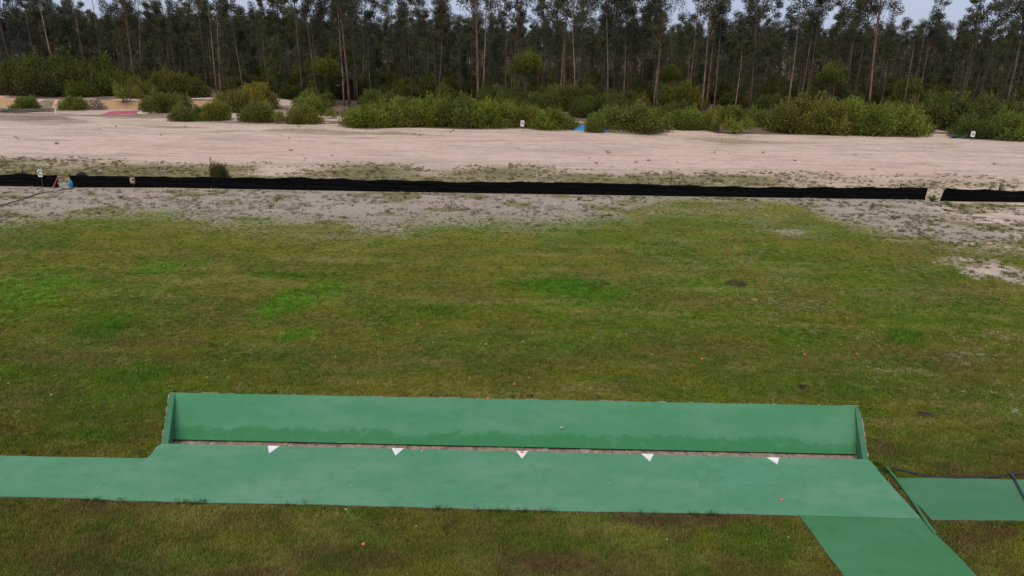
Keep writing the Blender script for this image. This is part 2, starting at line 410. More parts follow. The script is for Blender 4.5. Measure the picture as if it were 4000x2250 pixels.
fence_pts = [(-260, 724), (0, 727), (229, 731), (283, 734), (1000, 740), (1440, 748), (2000, 757), (3000, 772), (3610, 781), (3670, 787), (4000, 791), (4300, 797)]
FX = np.array([P(u, v).x for u, v in fence_pts]); FY = np.array([P(u, v).y for u, v in fence_pts])
def fenceY(x): return np.interp(x, FX, FY)
lb_px = [(-500, 900), (0, 885), (160, 868), (300, 846), (620, 846), (900, 872), (1200, 890), (1500, 903), (1700, 880), (1900, 868), (2100, 880),
         (2300, 858), (2500, 832), (2800, 812), (3000, 815), (3200, 850), (3300, 890), (3450, 925), (3650, 955), (3800, 978), (4000, 985), (4500, 990)]
LX = np.array([P(u, v).x for u, v in lb_px]); LY = np.array([P(u, v).y for u, v in lb_px])
o_ = np.argsort(LX); LX, LY = LX[o_], LY[o_]
def lawnY(x): return np.interp(x, LX, LY)
bl_px = [(-500, 470), (0, 480), (300, 485), (620, 474), (700, 476), (1000, 484), (1250, 489), (1400, 500), (1600, 500), (2000, 508), (2300, 514), (2500, 522), (3000, 527), (3400, 532), (3700, 541), (4000, 556), (4500, 566)]
BX = np.array([P(u, v).x for u, v in bl_px]); BY = np.array([P(u, v).y for u, v in bl_px])
def bushY(x): return np.interp(x, BX, BY)

def ell(u, v, ru, rv):
    c = P(u, v); return c.x, c.y, ru * ppm(c.y), abs(P(u, v - rv).y - P(u, v + rv).y) / 2
BRIGHT = [ell(*a) + (s,) for *a, s in [(1110, 1195, 105, 62, .9), (1260, 1130, 130, 32, .75), (1180, 1297, 85, 26, .8), (1390, 1220, 60, 14, .6),
    (590, 1050, 100, 38, .7), (780, 1022, 60, 16, .55), (130, 1130, 230, 95, .75), (480, 1150, 260, 70, .35), (2250, 1140, 260, 50, .35), (3500, 1210, 160, 70, .35), (2120, 1200, 140, 30, .3), (2700, 1105, 160, 25, .4),
    (330, 1560, 120, 20, .25), (2860, 1140, 120, 20, .35)]]
DEEP = [ell(*a) + (s,) for *a, s in [(1170, 1076, 190, 17, .9), (2210, 1108, 190, 34, 1.0), (2350, 1150, 130, 30, .7), (380, 1290, 150, 55, .7), (3530, 1312, 80, 35, .9), (560, 1450, 150, 45, .7),
    (3780, 1210, 140, 30, .5), (3200, 1310, 150, 30, .55), (1700, 1220, 220, 40, .6), (2150, 1330, 150, 30, .45), (1850, 880, 60, 8, .5), (1500, 950, 60, 8, .6), (380, 1700, 180, 25, .6),
    (1530, 1000, 50, 6, .5), (3350, 1530, 140, 30, .4), (2600, 980, 160, 40, .4), (3100, 990, 200, 50, .45), (3600, 1060, 220, 30, .5), (150, 960, 180, 14, .45), (3000, 2120, 200, 70, .6), (1900, 1460, 60, 25, .5), (1690, 880, 120, 18, .4)]]
BROWN = [ell(*a) + (s,) for *a, s in [(400, 2230, 350, 55, .9), (1350, 2190, 250, 50, .8), (2200, 2200, 250, 45, .6), (300, 1400, 400, 35, .6), (900, 1250, 150, 30, .5), (3650, 1420, 250, 50, .5),
    (3470, 1760, 60, 40, .9), (3700, 2120, 200, 60, .5), (150, 1540, 200, 40, .6), (1800, 1400, 500, 60, .35), (2700, 1340, 260, 45, .4), (600, 1340, 300, 22, .7), (1300, 1390, 300, 40, .45), (750, 1010, 300, 25, .35), (3920, 2060, 100, 22, .8), (2650, 2023, 260, 12, 1.0)]]
def blobs(x, y, B, s):
    n = fbm(x * 1.1, y * 1.1, s, 4); r = np.zeros_like(x)
    for cx, cy, rx, ry, k in B:
        d = np.sqrt(((x - cx) / rx) ** 2 + ((y - cy) / max(ry, .3)) ** 2)
        r = np.maximum(r, k * (1 - sst(0.35, 1.45, d + (n - .5) * 1.5)))
    return r

def lawn_col(x, y):
    big = fbm(x / 9, y / 4.5, 3, 4); mid = fbm(x / 2.6, y / 1.1, 11, 4); sm = fbm(x / .5, y / .4, 23, 3); streak = fbm(x / 7, y / 0.55, 31, 3)
    ol = np.array([.130, .128, .020]); gr = np.array([.100, .166, .018]); dr = np.array([.240, .200, .058]); dk = np.array([.120, .095, .030]); br = np.array([.078, .240, .014]); dp = np.array([.050, .165, .013])
    c = np.tile(ol, (x.size, 1)) * (1.24 + .14 * sst(26, 44, y))[:, None]
    def mx(f, k):
        nonlocal c
        f = np.clip(f, 0, 1)[:, None]; c = c * (1 - f) + k * f
    mx(sst(.46, .66, big * .6 + mid * .4) * .85, gr); mx(sst(.52, .72, mid) * .5, gr)
    mx(sst(.50, .70, streak * .55 + mid * .45) * .75, dr); mx(sst(.50, .68, fbm(x / 3.1, y / 1.3, 47, 4)) * .32, dk)
    near = sst(19, 14, y)
    mx(near * sst(.42, .62, fbm(x / 1.3, y / .8, 53, 4)) * .55, dk)
    mx(near * sst(.50, .66, fbm(x / .8, y / .55, 57, 4)) * .6, np.array([.185, .200, .040])); mx(near * sst(.56, .70, fbm(x / 1.6, y / 1.0, 59, 4)) * .5, np.array([.105, .058, .036]))
    mx(blobs(x, y, BROWN, 71) * .75, np.array([.125, .085, .045])); mx(near * blobs(x, y, BROWN, 72) * .6, np.array([.100, .054, .034]))
    mx(blobs(x, y, DEEP, 61) * .8, dp); mx(blobs(x, y, BRIGHT, 67) * .85, br)
    mx(sst(.50, .68, fbm(x / .9, y / .6, 87, 3)) * .5, gr * .75); mx(sst(.55, .75, sm) * .35, gr * .7); mx(sst(.58, .78, fbm(x / .35, y / .3, 83, 2)) * .4, np.array([.175, .150, .050]))
    return c

def ground_z(x, y):
    z = np.zeros_like(x)
    far = sst(56, 66, y)
    z += far * (fbm(x / 14, y / 7, 91, 3) - .5) * .35
    # low eroded bank at the far left, with the scrub standing on top of it
    left = sst(-30, -38, x); yb = 105.5 + (fbm(x / 5, x * 0 + 2, 5, 3) - .5) * 5 + sst(-52, -40, x) * 6.0
    z += left * sst(yb, yb + 0.9, y) * 1.0
    return z

def zones(x, y):
    ly = lawnY(x); fy = fenceY(x); by = bushY(x)
    bare = sst(-6.5, 6.0, y - ly - 1.2 + (fbm(x / 3.5, y / 2.0, 171, 4) - .5) * 3.0)
    wash = [ell(3860, 1050, 150, 40) + (1.0,), ell(3960, 1090, 90, 25) + (.8,), ell(2610, 940, 70, 16) + (.42,), ell(3080, 905, 110, 16) + (.42,), ell(1500, 905, 150, 8) + (.4,)]
    bare = np.maximum(bare, blobs(x, y, wash, 101))
    thatch = np.where(y < fy + 1.2, 1.0, 0.0) * (1 - sst(24, 31, x) * .55) + .25 * sst(3, 0, y - fy)
    thatch = np.where((y < 38) & (x > 20), .35, thatch) - .5 * sst(23, 30, x) * (y < fy)
    # green still mixed into the thatch on the right in front of the fence
    g = sst(5, 12, x) * sst(23, 17, x) * (y < fy)
    bare = bare * (1 - g * .5) + g * (fbm(x / 3, y / 1.6, 131, 3) - .45) * .9
    bare = np.where(y < fy + .6, np.maximum(bare, sst(2.8, .5, fy - y) * (.62 + .5 * (fbm(x / 2, y, 133, 3) - .4))), bare)
    n = fbm(x / 6, y / 4, 111, 4)
    scrub = sst(fy - .5, fy + 1.5, y) * sst(fy + 17, fy + 7, y) * (0.62 + 1.6 * (n - .45)) * (1 - .45 * sst(10, 30, x))
    scrub = np.maximum(scrub, (y < fy) * sst(.5, .75, fbm(x / 2.5, y / 1.2, 117, 4)) * .75)
    scrub = np.maximum(scrub, sst(10, 0, np.abs(y - (by - 6))) * sst(.52, .7, fbm(x / 8, y / 3, 119, 4)) * .6)
    lit = sst(-1.2, 1.0, y - by) * (0.75 - .5 * sst(.5, .62, fbm(x / 7, y / 5, 121, 3)))
    lit = lit * (1 - .28 * sst(-14, -30, x) * sst(112, 106, y) * (.4 + 1.2 * fbm(x / 5, y / 2, 123, 3)))
    lit = np.maximum(lit, sst(112, 122, y))
    lft = sst(-20, -34, x) * sst(84, 90, y) * sst(110, 106, y)
    lit = np.maximum(lit, lft * (.04 + .5 * fbm(x / 6, y / 2, 125, 3)))
    yb = 105.5 + (fbm(x / 5, x * 0 + 2, 5, 3) - .5) * 5 + sst(-52, -40, x) * 6.0
    og = sst(-30, -38, x) * sst(yb - 1.2, yb, y) * sst(yb + 2.6, yb + 1.0, y) * sst(.40, .55, fbm(x / 4, y / 3, 181, 3))
    lit = lit * (1 - og)
    pk = np.zeros_like(x)
    pk = np.maximum(pk, blobs(x, y, [ell(950, 575, 600, 30) + (.85,), ell(3350, 660, 300, 30) + (.8,), ell(2050, 545, 420, 14) + (.5,), ell(2700, 610, 500, 30) + (.3,), ell(3350, 720, 160, 8) + (.6,)], 141))
    return np.stack([bare, thatch, scrub], 1), np.stack([lit, og, pk], 1)

# ------------------------------------------------------------------ ground sheet
xs = np.concatenate([[-4000, -1500, -600, -300, -180, -120], np.arange(-84, -27, .7), np.arange(-27, 27, .27), np.arange(27, 84.1, .7), [120, 180, 300, 600, 1500, 4000]])
ys = np.concatenate([[-400, -60, 0, 6], np.arange(10, 56, .27), np.arange(56, 112, .5), np.arange(112, 140, 2.0), [150, 180, 240, 320, 450, 800, 1600, 5000]])
HX0, HX1 = OPEN[1][0], OPEN[3][0]; hy0 = min(wl_i[0].y, wr_i[0].y) - .6
def snap(a, v): a[np.argmin(np.abs(a - v))] = v
hxL, hxR = min(p[0] for p in OPEN), max(p[0] for p in OPEN); hyB = max(p[1] for p in OPEN)
hyF = min(OPEN[0][1], OPEN[4][1]) - .25
for a_, v_ in ((xs, hxL), (xs, hxR), (ys, hyF), (ys, hyB)): snap(a_, v_)
gx, gy = np.meshgrid(xs, ys); X = gx.ravel(); Y = gy.ravel(); nX = len(xs)
Zg = ground_z(X, Y)
faces = []
for j in range(len(ys) - 1):
    for i in range(nX - 1):
        if xs[i] >= hxL - 1e-6 and xs[i + 1] <= hxR + 1e-6 and ys[j] >= hyF - 1e-6 and ys[j + 1] <= hyB + 1e-6: continue
        a = j * nX + i; faces.append((a, a + 1, a + nX + 1, a + nX))
V = np.stack([X, Y, Zg], 1).tolist()
def addf(pts):
    b_ = len(V); V.extend([[p[0], p[1], 0.0] for p in pts]); faces.append(tuple(range(b_, b_ + len(pts))))
addf([(hxL, hyF), (OPEN[0][0], hyF), OPEN[0], OPEN[1], (hxL, hyB)])
addf([(hxR, hyB), OPEN[2], OPEN[3], OPEN[4], (OPEN[4][0], hyF), (hxR, hyF)])
addf([(OPEN[1][0], OPEN[1][1] + .001), (OPEN[2][0], OPEN[2][1] + .001), (OPEN[2][0], hyB), (OPEN[1][0], hyB)])
V = np.array(V); X, Y = V[:, 0].copy(), V[:, 1].copy()
gm = bpy.data.meshes.new('ground'); gm.from_pydata(V.tolist(), [], faces)
lc = np.ones((len(V), 4), 'f'); lc[:, :3] = lawn_col(X, Y)
z1, z2 = zones(X, Y)
for nm, d_ in (('lawn', lc), ('zone', np.c_[z1, np.ones(len(V))]), ('zone2', np.c_[z2, np.ones(len(V))])):
    a_ = gm.attributes.new(nm, 'FLOAT_COLOR', 'POINT'); a_.data.foreach_set('color', d_.astype('f').ravel())
gm.materials.append(M['ground']); gm.polygons.foreach_set('use_smooth', [True] * len(gm.polygons)); gm.update()
ground = link('ground', gm); ground['kind'] = 'structure'

# ------------------------------------------------------------------ painted slabs
nr = len(roof_px)
roof = prism(rough(ROOF, .16, .010, 3, keep=(6, 7, 8, 17, 20, 21, 22, 23)), -.12, ZS, 'trench_roof', [M['paint'], M['concrete']]); roof['kind'] = 'structure'
rampo = prism(rough(RAMP, .16, .010, 4, keep=(0, 5, 6, 7)), -.12, ZS - .004, 'walkway', [M['paint_new'], M['concrete']]); rampo['kind'] = 'structure'
sideo = prism(rough(SIDE, .16, .012, 5, keep=(2, 3, 4)), -.12, ZS - .012, 'walkway', [M['paint_pale'], M['concrete']]); sideo['kind'] = 'structure'

# five painted triangles that mark the launch positions, the middle one with an orange spot
tris = [((1046, 1741), (1092, 1742), (1051, 1771)), ((1530, 1750), (1577, 1751), (1545, 1780)), ((2016, 1761), (2062, 1762), (2039, 1792)),
        ((2505, 1772), (2553, 1773), (2539, 1803)), ((2994, 1786), (3044, 1787), (3037, 1814))]
for i, t in enumerate(tris):
    q = [P(u, v, ZS + .004) for u, v in t]
    o = prism([tuple(p[:2]) for p in q], ZS + .001, ZS + .005, 'triangle_marking', [M['white']], roof)
    if i == 2:
        c = P(2039, 1766, ZS + .008); r_ = 8.0 * ppm(c.y)
        prism([(c.x + r_ * math.cos(a), c.y + r_ * 1.05 * math.sin(a)) for a in np.linspace(0, 2 * math.pi, 20, endpoint=False)], ZS + .0055, ZS + .010, 'spot', [M['orange']], o)

# ------------------------------------------------------------------ trench: sloping wall, side walls, ledge
tr = thing('trap_trench', 'sunken green concrete trench mouth with sloping back wall behind the five white triangles', 'trench', (0, 0, 0))
m_ = MB(); nxs, nys = 120, 10; vs = []; fs = []
def lp(a, b, t): return a + (b - a) * t
sl = Vector(s_tl) ; srr = Vector(s_tr)
for j in range(nys + 1):
    t = j / nys
    A, B = lp(Vector(s_bl), sl, t), lp(Vector(s_br), srr, t)
    for i in range(nxs + 1):
        q = lp(A, B, i / nxs)
        if j == nys: q = q + Vector((0, random.Random(i).uniform(-.012, .012), -.002))
        vs.append(q)
W_ = nxs + 1
top_n = len(vs)
dn = Vector((0, .06, -.028))
vs2 = [q + dn for q in vs]
for j in range(nys):
    for i in range(nxs):
        a = j * W_ + i; fs.append((a, a + 1, a + W_ + 1, a + W_)); b = a + top_n; fs.append((b + W_, b + W_ + 1, b + 1, b))
for i in range(nxs):
    fs.append((i + top_n, i + 1 + top_n, i + 1, i)); a = nys * W_ + i; fs.append((a, a + 1, a + 1 + top_n, a + top_n))
m_.add(vs + vs2, fs)
# the lower edge and rim keep their bare concrete
m_.m = [1 if k >= nys * nxs * 2 else 0 for k in range(len(m_.f))]
m_.build('sloped_wall', [M['paint_wall'], M['concrete']], tr)
def wall(pts_o, pts_i, name, zb=-.9, seed=0):
    ol = [tuple(p[:2]) for p in pts_o] + [tuple(p[:2]) for p in reversed(pts_i)]
    return prism(ol, zb, ZS + .003, name, [M['paint_pale']], tr)
def cut(pts, n, amp, seed):
    r = random.Random(seed); out = []
    for a, b in zip(pts[:-1], pts[1:]):
        for j in range(n): out.append(lp(Vector(a), Vector(b), j / n) + (Vector((r.uniform(-amp, amp), 0, 0)) if j else Vector((0, 0, 0))))
    out.append(Vector(pts[-1])); return out
wall(cut(wl_o, 12, .012, 1), wl_i, 'side_wall'); wall(cut(wr_o, 8, .012, 2), wr_i, 'side_wall')
# chipped outer lips of bare concrete along the side walls and rim
for pts, sx in ((wl_o, -1), ([wr_o[0], wr_o[1]], 1)):
    mb = MB(); r = random.Random(5 + sx)
    a, b = Vector(pts[0]), Vector(pts[1])
    for j in range(15):
        t = r.random(); L = r.uniform(.04, .2); q = lp(a, b, t); d = (b - a).normalized()
        mb.box((-.014, -L / 2, -.10), (.014, L / 2, ZS + .004 + r.uniform(-.01, .008)), M=Matrix.Translation((q.x + sx * .012, q.y, 0)) @ Matrix.Rotation(math.atan2(d.y, d.x) - math.pi / 2, 4, 'Z'))
    mb.build('concrete_lip', M['patch'], tr)['kind'] = 'stuff'
mb = MB(); r = random.Random(9)
for j in range(26):
    t = r.random() ** 1.3; L = r.uniform(.06, .45); q = lp(Vector(s_tl), Vector(s_tr), t); d = (Vector(s_tr) - Vector(s_tl))
    mb.box((-L / 2, -.012, -.08), (L / 2, .014, ZS + .004 + r.uniform(-.006, .008)), M=Matrix.Translation((q.x, q.y + .014, 0)) @ Matrix.Rotation(math.atan2(d.y, d.x), 4, 'Z'))
mb.build('concrete_lip', M['patch'], tr)['kind'] = 'stuff'
# ledge of concrete blocks in the slot
zL = D_SL - .06
xa, xb = wl_o[1].x, wr_o[1].x; r = random.Random(21); x = xa
yF = min(wl_i[0].y, wr_i[0].y) - .35
prev = None
while x < xb:
    L = r.choice([.40, .40, .78, .62]) + r.uniform(-.03, .03); x2 = min(x + L, xb)
    t = min(1, max(0, (x - s_bl.x) / (s_br.x - s_bl.x))); yb = lp(Vector(s_bl), Vector(s_br), t).y + .35
    mb = MB(); dz = r.uniform(-.012, .012)
    mb.box((x + .006, yF, -1.0), (x2 - .006, yb, zL + dz))
    mb.build('ledge_block', M['ledge'], tr); x = x2
for u, v, rr in ((2130, 1757, 20), (2285, 1761, 28), (2330, 1764, 14), (1365, 1739, 10), (1480, 1743, 8)):
    c = P(u, v, zL + .02); q = rr * ppm(c.y); rs = random.Random(u)
    prism([(c.x + q * math.cos(a) * rs.uniform(.7, 1.1), c.y + q * .9 * math.sin(a) * rs.uniform(.7, 1.1)) for a in np.linspace(0, 2 * math.pi, 12, endpoint=False)], zL - .02, zL + .018, 'mortar_patch', [M['patch']], tr)

# ------------------------------------------------------------------ hoses and pipes by the right slab
def curve(pts, n=10):
    pts = [Vector(p) for p in pts]; out = []
    for i in range(len(pts) - 1):
        p0, p1, p2, p3 = pts[max(i - 1, 0)], pts[i], pts[i + 1], pts[min(i + 2, len(pts) - 1)]
        for k in range(n):
            t = k / n
            out.append(0.5 * ((2 * p1) + (-p0 + p2) * t + (2 * p0 - 5 * p1 + 4 * p2 - p3) * t * t + (-p0 + 3 * p1 - 3 * p2 + p3) * t ** 3))
    out.append(pts[-1]); return out
def hose(name, pts, z, rad, m, label, cat):
    mb = MB(); mb.tube(curve([P(u, v, z) for u, v in pts]), rad, 8); o = mb.build(name, m, smooth=True); return tag(o, label, cat)
hose('painted_pipe', [(3466, 1826), (3482, 1848), (3510, 1882), (3560, 1950), (3620, 2040), (3640, 2068), (3655, 2084)], .075, .033, M['paint_new'], 'green painted pipe laid across the joint between the slabs at right', 'pipe')
hose('black_hose', [(3470, 1826), (3520, 1836), (3580, 1850), (3650, 1863), (3780, 1866), (3880, 1864), (3960, 1853), (4060, 1848), (4300, 1840)], .040, .034, M['hose'], 'black hose lying along the far edge of the right slab', 'hose')
hose('dark_pipe', [(3949, 1850), (3965, 1875), (4000, 1940), (4060, 2050)], .088, .027, M['pipe_blue'], 'dark blue pipe crossing the slab at the right edge of the picture', 'pipe')
hose('old_hose', [(-120, 835), (0, 803), (55, 787), (110, 770), (140, 759), (200, 748), (270, 736), (300, 731)], .04, .035, M['darkwood'], 'thin dark hose running over stony ground to the fence gap at left', 'hose')
# earth in the joint under the painted pipe
prism(rough([tuple(P(u, v).xy) for u, v in [(3455, 1868), (3500, 1868), (3565, 1950), (3640, 2031), (3720, 2120), (3706, 2131), (3600, 2034)]], .2, .03, 8), -.1, .022, 'soil_joint', [M['soil']])['kind'] = 'structure'

# ------------------------------------------------------------------ shade cloth fences
def fence(p_px, top_px, label, slantL=0.0, slantR=0.0, gaps=3.0, seed=1):
    base = [P(u, v) for u, v in p_px]
    L = sum((b - a).length for a, b in zip(base[:-1], base[1:])); n = int(L / .25); rr = random.Random(seed)
    bx = np.array([p.x for p in base]); by = np.array([p.y for p in base]); tx = [PY(u, v, np.interp(P(u, p_px[0][1]).x, bx, by)) for u, v in top_px]
    tX = np.array([q.x for q in tx]); tZ = np.array([q.z for q in tx])
    root = thing('shade_cloth_fence', label, 'fence', (base[0].x, base[0].y, 0))
    vs = []; fs = []; rows = 9
    X = np.linspace(bx[0], bx[-1], n + 1)
    for j in range(rows + 1):
        t = j / rows
        for i, x in enumerate(X):
            y = np.interp(x, bx, by); h = np.interp(x, tX, tZ)
            h += .018 * math.sin(x * 1.9 + seed) + .012 * math.sin(x * 4.7) - .05 * abs(math.sin((x - X[0]) * math.pi / 3.0)) + .03 * math.sin(x * .31)
            e0 = max(0, 1 - (x - X[0]) / .5); e1 = max(0, 1 - (X[-1] - x) / .5)
            xx = x + slantL * t * e0 + slantR * t * e1
            pl = .028 * math.sin(j * 2.1 + x * .35 + seed) + .03 * math.sin(x * 2.1 + j * .4) * (1 - abs(2 * t - 1)) + .02 * math.sin(x * 6.3 + j)
            vs.append((xx - base[0].x, y + pl - base[0].y, -.03 + (h + .03) * t))
    w_ = n + 1; k = len(vs)
    for j in range(rows):
        for i in range(n):
            a = j * w_ + i; fs.append((a, a + 1, a + w_ + 1, a + w_)); b = a + k; fs.append((b + w_, b + w_ + 1, b + 1, b))
    for i in range(n):
        a = rows * w_ + i; fs.append((a, a + 1, a + 1 + k, a + k))
    for j in range(rows):
        a = j * w_; fs.append((a, a + w_, a + w_ + k, a + k)); a = j * w_ + n; fs.append((a + k, a + k + w_, a + w_, a))
    mb = MB(); mb.add(vs + [(a, b + .012, c) for a, b, c in vs], fs); mb.build('cloth', M['cloth'], root, smooth=True)
    x = X[0]; i = 0
    while x <= X[-1] + .01:
        mb = MB(); y = np.interp(x, bx, by) + .06; h = np.interp(x, tX, tZ) + (.07 if i == 0 or x > X[-1] - .1 else .03)
        xo = (slantL if i == 0 else 0) * .9 + (slantR if x > X[-1] - .1 else 0) * .9
        mb.tube([(x - base[0].x + xo * .2, y - base[0].y, -.1), (x - base[0].x + xo, y - base[0].y, h)], .022, 6); mb.build('post', M['post'], root)
        x = x + gaps if x + gaps < X[-1] - .5 or x >= X[-1] - .01 else X[-1]; i += 1
    return root
fence([(-260, 724), (0, 727), (110, 729), (229, 733)], [(-260, 678), (0, 682), (60, 679), (229, 681)], 'short run of black shade cloth fence left of the gap with blue tarp', seed=2)
fence([(283, 733), (640, 733), (1000, 740), (1440, 748), (2000, 757), (3000, 772), (3612, 781)], [(276, 683), (640, 687), (900, 692), (1000, 694), (1200, 694), (1440, 701), (1600, 701), (1800, 708), (2000, 708), (2300, 714), (2600, 720), (3000, 728), (3300, 731), (3615, 733)], 'long black shade cloth fence stretching across the middle of the range', slantL=-.10, slantR=.06, seed=5)
fence([(3670, 786), (3800, 788), (4000, 791), (4300, 797)], [(3684, 734), (3800, 737), (4000, 743), (4300, 748)], 'black shade cloth fence at far right beyond the narrow gap', slantL=.26, seed=8)

# ------------------------------------------------------------------ signs
def text_mesh(s, size, m, name, parent, loc, depth=.006, extra=None):
    cu = bpy.data.curves.new('t', 'FONT'); cu.body = s; cu.align_x = 'CENTER'; cu.align_y = 'CENTER'; cu.size = size; cu.extrude = depth; cu.offset = size * .02
    to = bpy.data.objects.new('t', cu); C.objects.link(to); dg = bpy.context.evaluated_depsgraph_get()
    me = bpy.data.meshes.new_from_object(to.evaluated_get(dg)); bpy.data.objects.remove(to)
    me.materials.clear(); me.materials.append(m); me.name = name
    o = link(name, me, parent, loc); o.rotation_euler = (R(90), 0, 0)
    if extra: o.scale = extra
    return o
def sign(u, v0, v1, Y, wpx, text, boardm, textm, size, label, tilt=0.0, lean=0.0, sx=1.0):
    c = PY(u, (v0 + v1) / 2, Y); gz = float(ground_z(np.array([c.x]), np.array([Y]))[0]); h = (v1 - v0) * ppm(Y); wd = wpx * ppm(Y)
    o = thing('sign', label, 'sign', (c.x, Y, gz)); o.rotation_euler = (lean, tilt, 0)
    zc = c.z - gz; mb = MB(); rr = min(.05, wd * .12)
    pts = []
    for cx, cz, a0 in ((wd / 2 - rr, h / 2 - rr, 0), (-wd / 2 + rr, h / 2 - rr, 90), (-wd / 2 + rr, -h / 2 + rr, 180), (wd / 2 - rr, -h / 2 + rr, 270)):
        for k in range(4): a = R(a0 + k * 30); pts.append((cx + rr * math.cos(a), cz + rr * math.sin(a)))
    n = len(pts); vs = [(x, -.015, z + zc) for x, z in pts] + [(x, .015, z + zc) for x, z in pts]
    mb.add(vs, [tuple(range(n)), tuple(range(n, 2 * n))[::-1]] + [(i + n, (i + 1) % n + n, (i + 1) % n, i) for i in range(n)])
    b = mb.build('board', boardm, o)
    text_mesh(text, size * h, textm, 'lettering', b, (0, -.024, zc), extra=(sx, 1, 1))
    mb = MB(); mb.tube([(0, .04, -.15), (0, .04, zc + h * .3)], .02, 6); mb.build('stake', M['post'], o)
    return o
Yf = lambda u: float(fenceY(P(u, 735).x))
sign(157, 663, 691, Yf(157) - .25, 17, 'C', M['signwhite'], M['black'], .80, 'white sign board with black letter C above the left fence run', tilt=R(-1), sx=.8)
sign(517, 692, 717, Yf(517) - .22, 20, 'C', M['brownsign'], M['palelett'], .98, 'faded maroon board with pale letter C hung on the long fence')
sign(2039, 471, 493, P(2039, 508).y - 1.6, 13.5, '76', M['signwhite'], M['black'], .62, 'white 76 number board in front of dense green bushes at centre', tilt=R(3), sx=.62)
sign(3799, 513, 534, P(3799, 540).y - 2.6, 15.5, '76', M['signwhite'], M['black'], .62, 'leaning white 76 number board by the bush at far right', tilt=R(9), lean=R(-8), sx=.7)

# ------------------------------------------------------------------ odds and ends near the fences and scrub
y_ = Yf(215) - .5; a, b = PY(204, 737, y_), PY(226, 690, y_ + .2)
mb = MB(); mb.tube([(a.x, a.y, -.05), lp(a, b, .5) + Vector((.012, 0, 0)), b], [.035, .032, .028], 6); o = mb.build('pink_stake', M['pinkpost']); tag(o, 'faded pink stake leaning against the left fence end', 'stake')
def sheet(outline, zfun, name, m, label, cat, n=22, thick=.02, z_under=None):
    """cloth lying over the ground inside a plan outline"""
    ox = [p[0] for p in outline]; oy = [p[1] for p in outline]
    gx_ = np.linspace(min(ox), max(ox), n * 2); gy_ = np.linspace(min(oy), max(oy), n)
    bm = bmesh.new(); grid = {}
    cx, cy = sum(ox) / len(ox), sum(oy) / len(oy)
    rings = 8; seg = 48; vs = []; fs = []
    pts = []; per = [0]
    for i in range(len(outline)): pts.append(Vector(outline[i][:2]))
    tot = sum((pts[(i + 1) % len(pts)] - pts[i]).length for i in range(len(pts)))
    edge = []
    for k in range(seg):
        s_ = tot * k / seg; i = 0
        while s_ > (pts[(i + 1) % len(pts)] - pts[i]).length: s_ -= (pts[(i + 1) % len(pts)] - pts[i]).length; i = (i + 1) % len(pts)
        d = pts[(i + 1) % len(pts)] - pts[i]; edge.append(pts[i] + d * (s_ / max(d.length, 1e-6)))
    c0 = Vector((cx, cy)); vs.append((cx, cy, zfun(cx, cy, 0)))
    for r_ in range(1, rings + 1):
        for e in edge:
            q = c0 + (e - c0) * (r_ / rings); vs.append((q.x, q.y, zfun(q.x, q.y, r_ / rings)))
    for k in range(seg): fs.append((0, 1 + k, 1 + (k + 1) % seg))
    for r_ in range(rings - 1):
        for k in range(seg):
            a = 1 + r_ * seg + k; b = 1 + r_ * seg + (k + 1) % seg; fs.append((a, a + seg, b + seg, b))
    bm.free(); nv = len(vs); top = list(vs)
    vs = vs + [(x, y, z - thick) for x, y, z in top]; fs += [tuple(i + nv for i in f[::-1]) for f in list(fs)]
    for k in range(seg):
        a = 1 + (rings - 1) * seg + k; b = 1 + (rings - 1) * seg + (k + 1) % seg; fs.append((a, a + nv, b + nv, b))
    mb = MB(); mb.add(vs, fs); o = mb.build(name, m, smooth=True); return tag(o, label, cat)
gz1 = lambda x, y: float(ground_z(np.array([float(x)]), np.array([float(y)]))[0])
ol = [tuple(P(u, v).xy) for u, v in [(392, 446), (415, 438), (440, 433), (490, 431), (540, 429), (556, 432), (545, 440), (534, 445), (500, 446), (440, 447)]]
sheet(ol, lambda x, y, r: gz1(x, y) + .03 + .10 * (fbm(np.array([x * .9]), np.array([y * .5]), 9, 3)[0]) * (1 - r ** 6), 'pink_tarp', M['pink'], 'faded pink sheet spread on the ground at far left', 'tarp')
c = P(563, 443)
ol = [(c.x + 2.1 * math.cos(a) , c.y + 2.4 + 3.2 * math.sin(a)) for a in np.linspace(0, 2 * math.pi, 24, endpoint=False)]
sheet(ol, lambda x, y, r: gz1(x, y) - .06 + .85 * (1 - r) ** 1.1 * (0.75 + .5 * fbm(np.array([x]), np.array([y]), 4, 3)[0]), 'sand_heap', M['sandpile'], 'low heap of pale sand beside the pink sheet', 'sand heap', thick=.3)
ybt = P(2300, 510).y; x0, x1 = PY(2236, 505, ybt).x, PY(2376, 508, ybt).x
ol = [(x0, ybt), (lp(Vector((x0, 0)), Vector((x1, 0)), .5).x, ybt - .5), (x1, ybt - .9), (x1 + .1, ybt + 1.2), (x0 + .1, ybt + 3.0)]
sheet(ol, lambda x, y, r: gz1(x, y) + .02 + .42 * (1 - r ** 3) * (.5 + .9 * fbm(np.array([x * 1.1]), np.array([y]), 14, 3)[0]), 'blue_tarp', M['blue'], 'bright blue tarp lying behind the small round bush at centre', 'tarp')
yb2 = Yf(283) - .12
q = [PY(u, v, yb2) for u, v in [(262, 716), (270, 711), (279, 703), (284, 716), (284, 735), (277, 733), (268, 725)]]
mb = MB(); n = len(q); rr = random.Random(3)
cen = sum(q, Vector()) / n + Vector((0, -.10, 0))
vs = [cen] + [p + Vector((0, rr.uniform(-.08, .05), 0)) for p in q]; vs2 = [v + Vector((0, .03, 0)) for v in vs]
mb.add(vs + vs2, [(0, 1 + (k + 1) % n, 1 + k) for k in range(n)] + [(n + 1, n + 2 + k, n + 2 + (k + 1) % n) for k in range(n)] + [(1 + k, 1 + (k + 1) % n, n + 2 + (k + 1) % n, n + 2 + k) for k in range(n)])
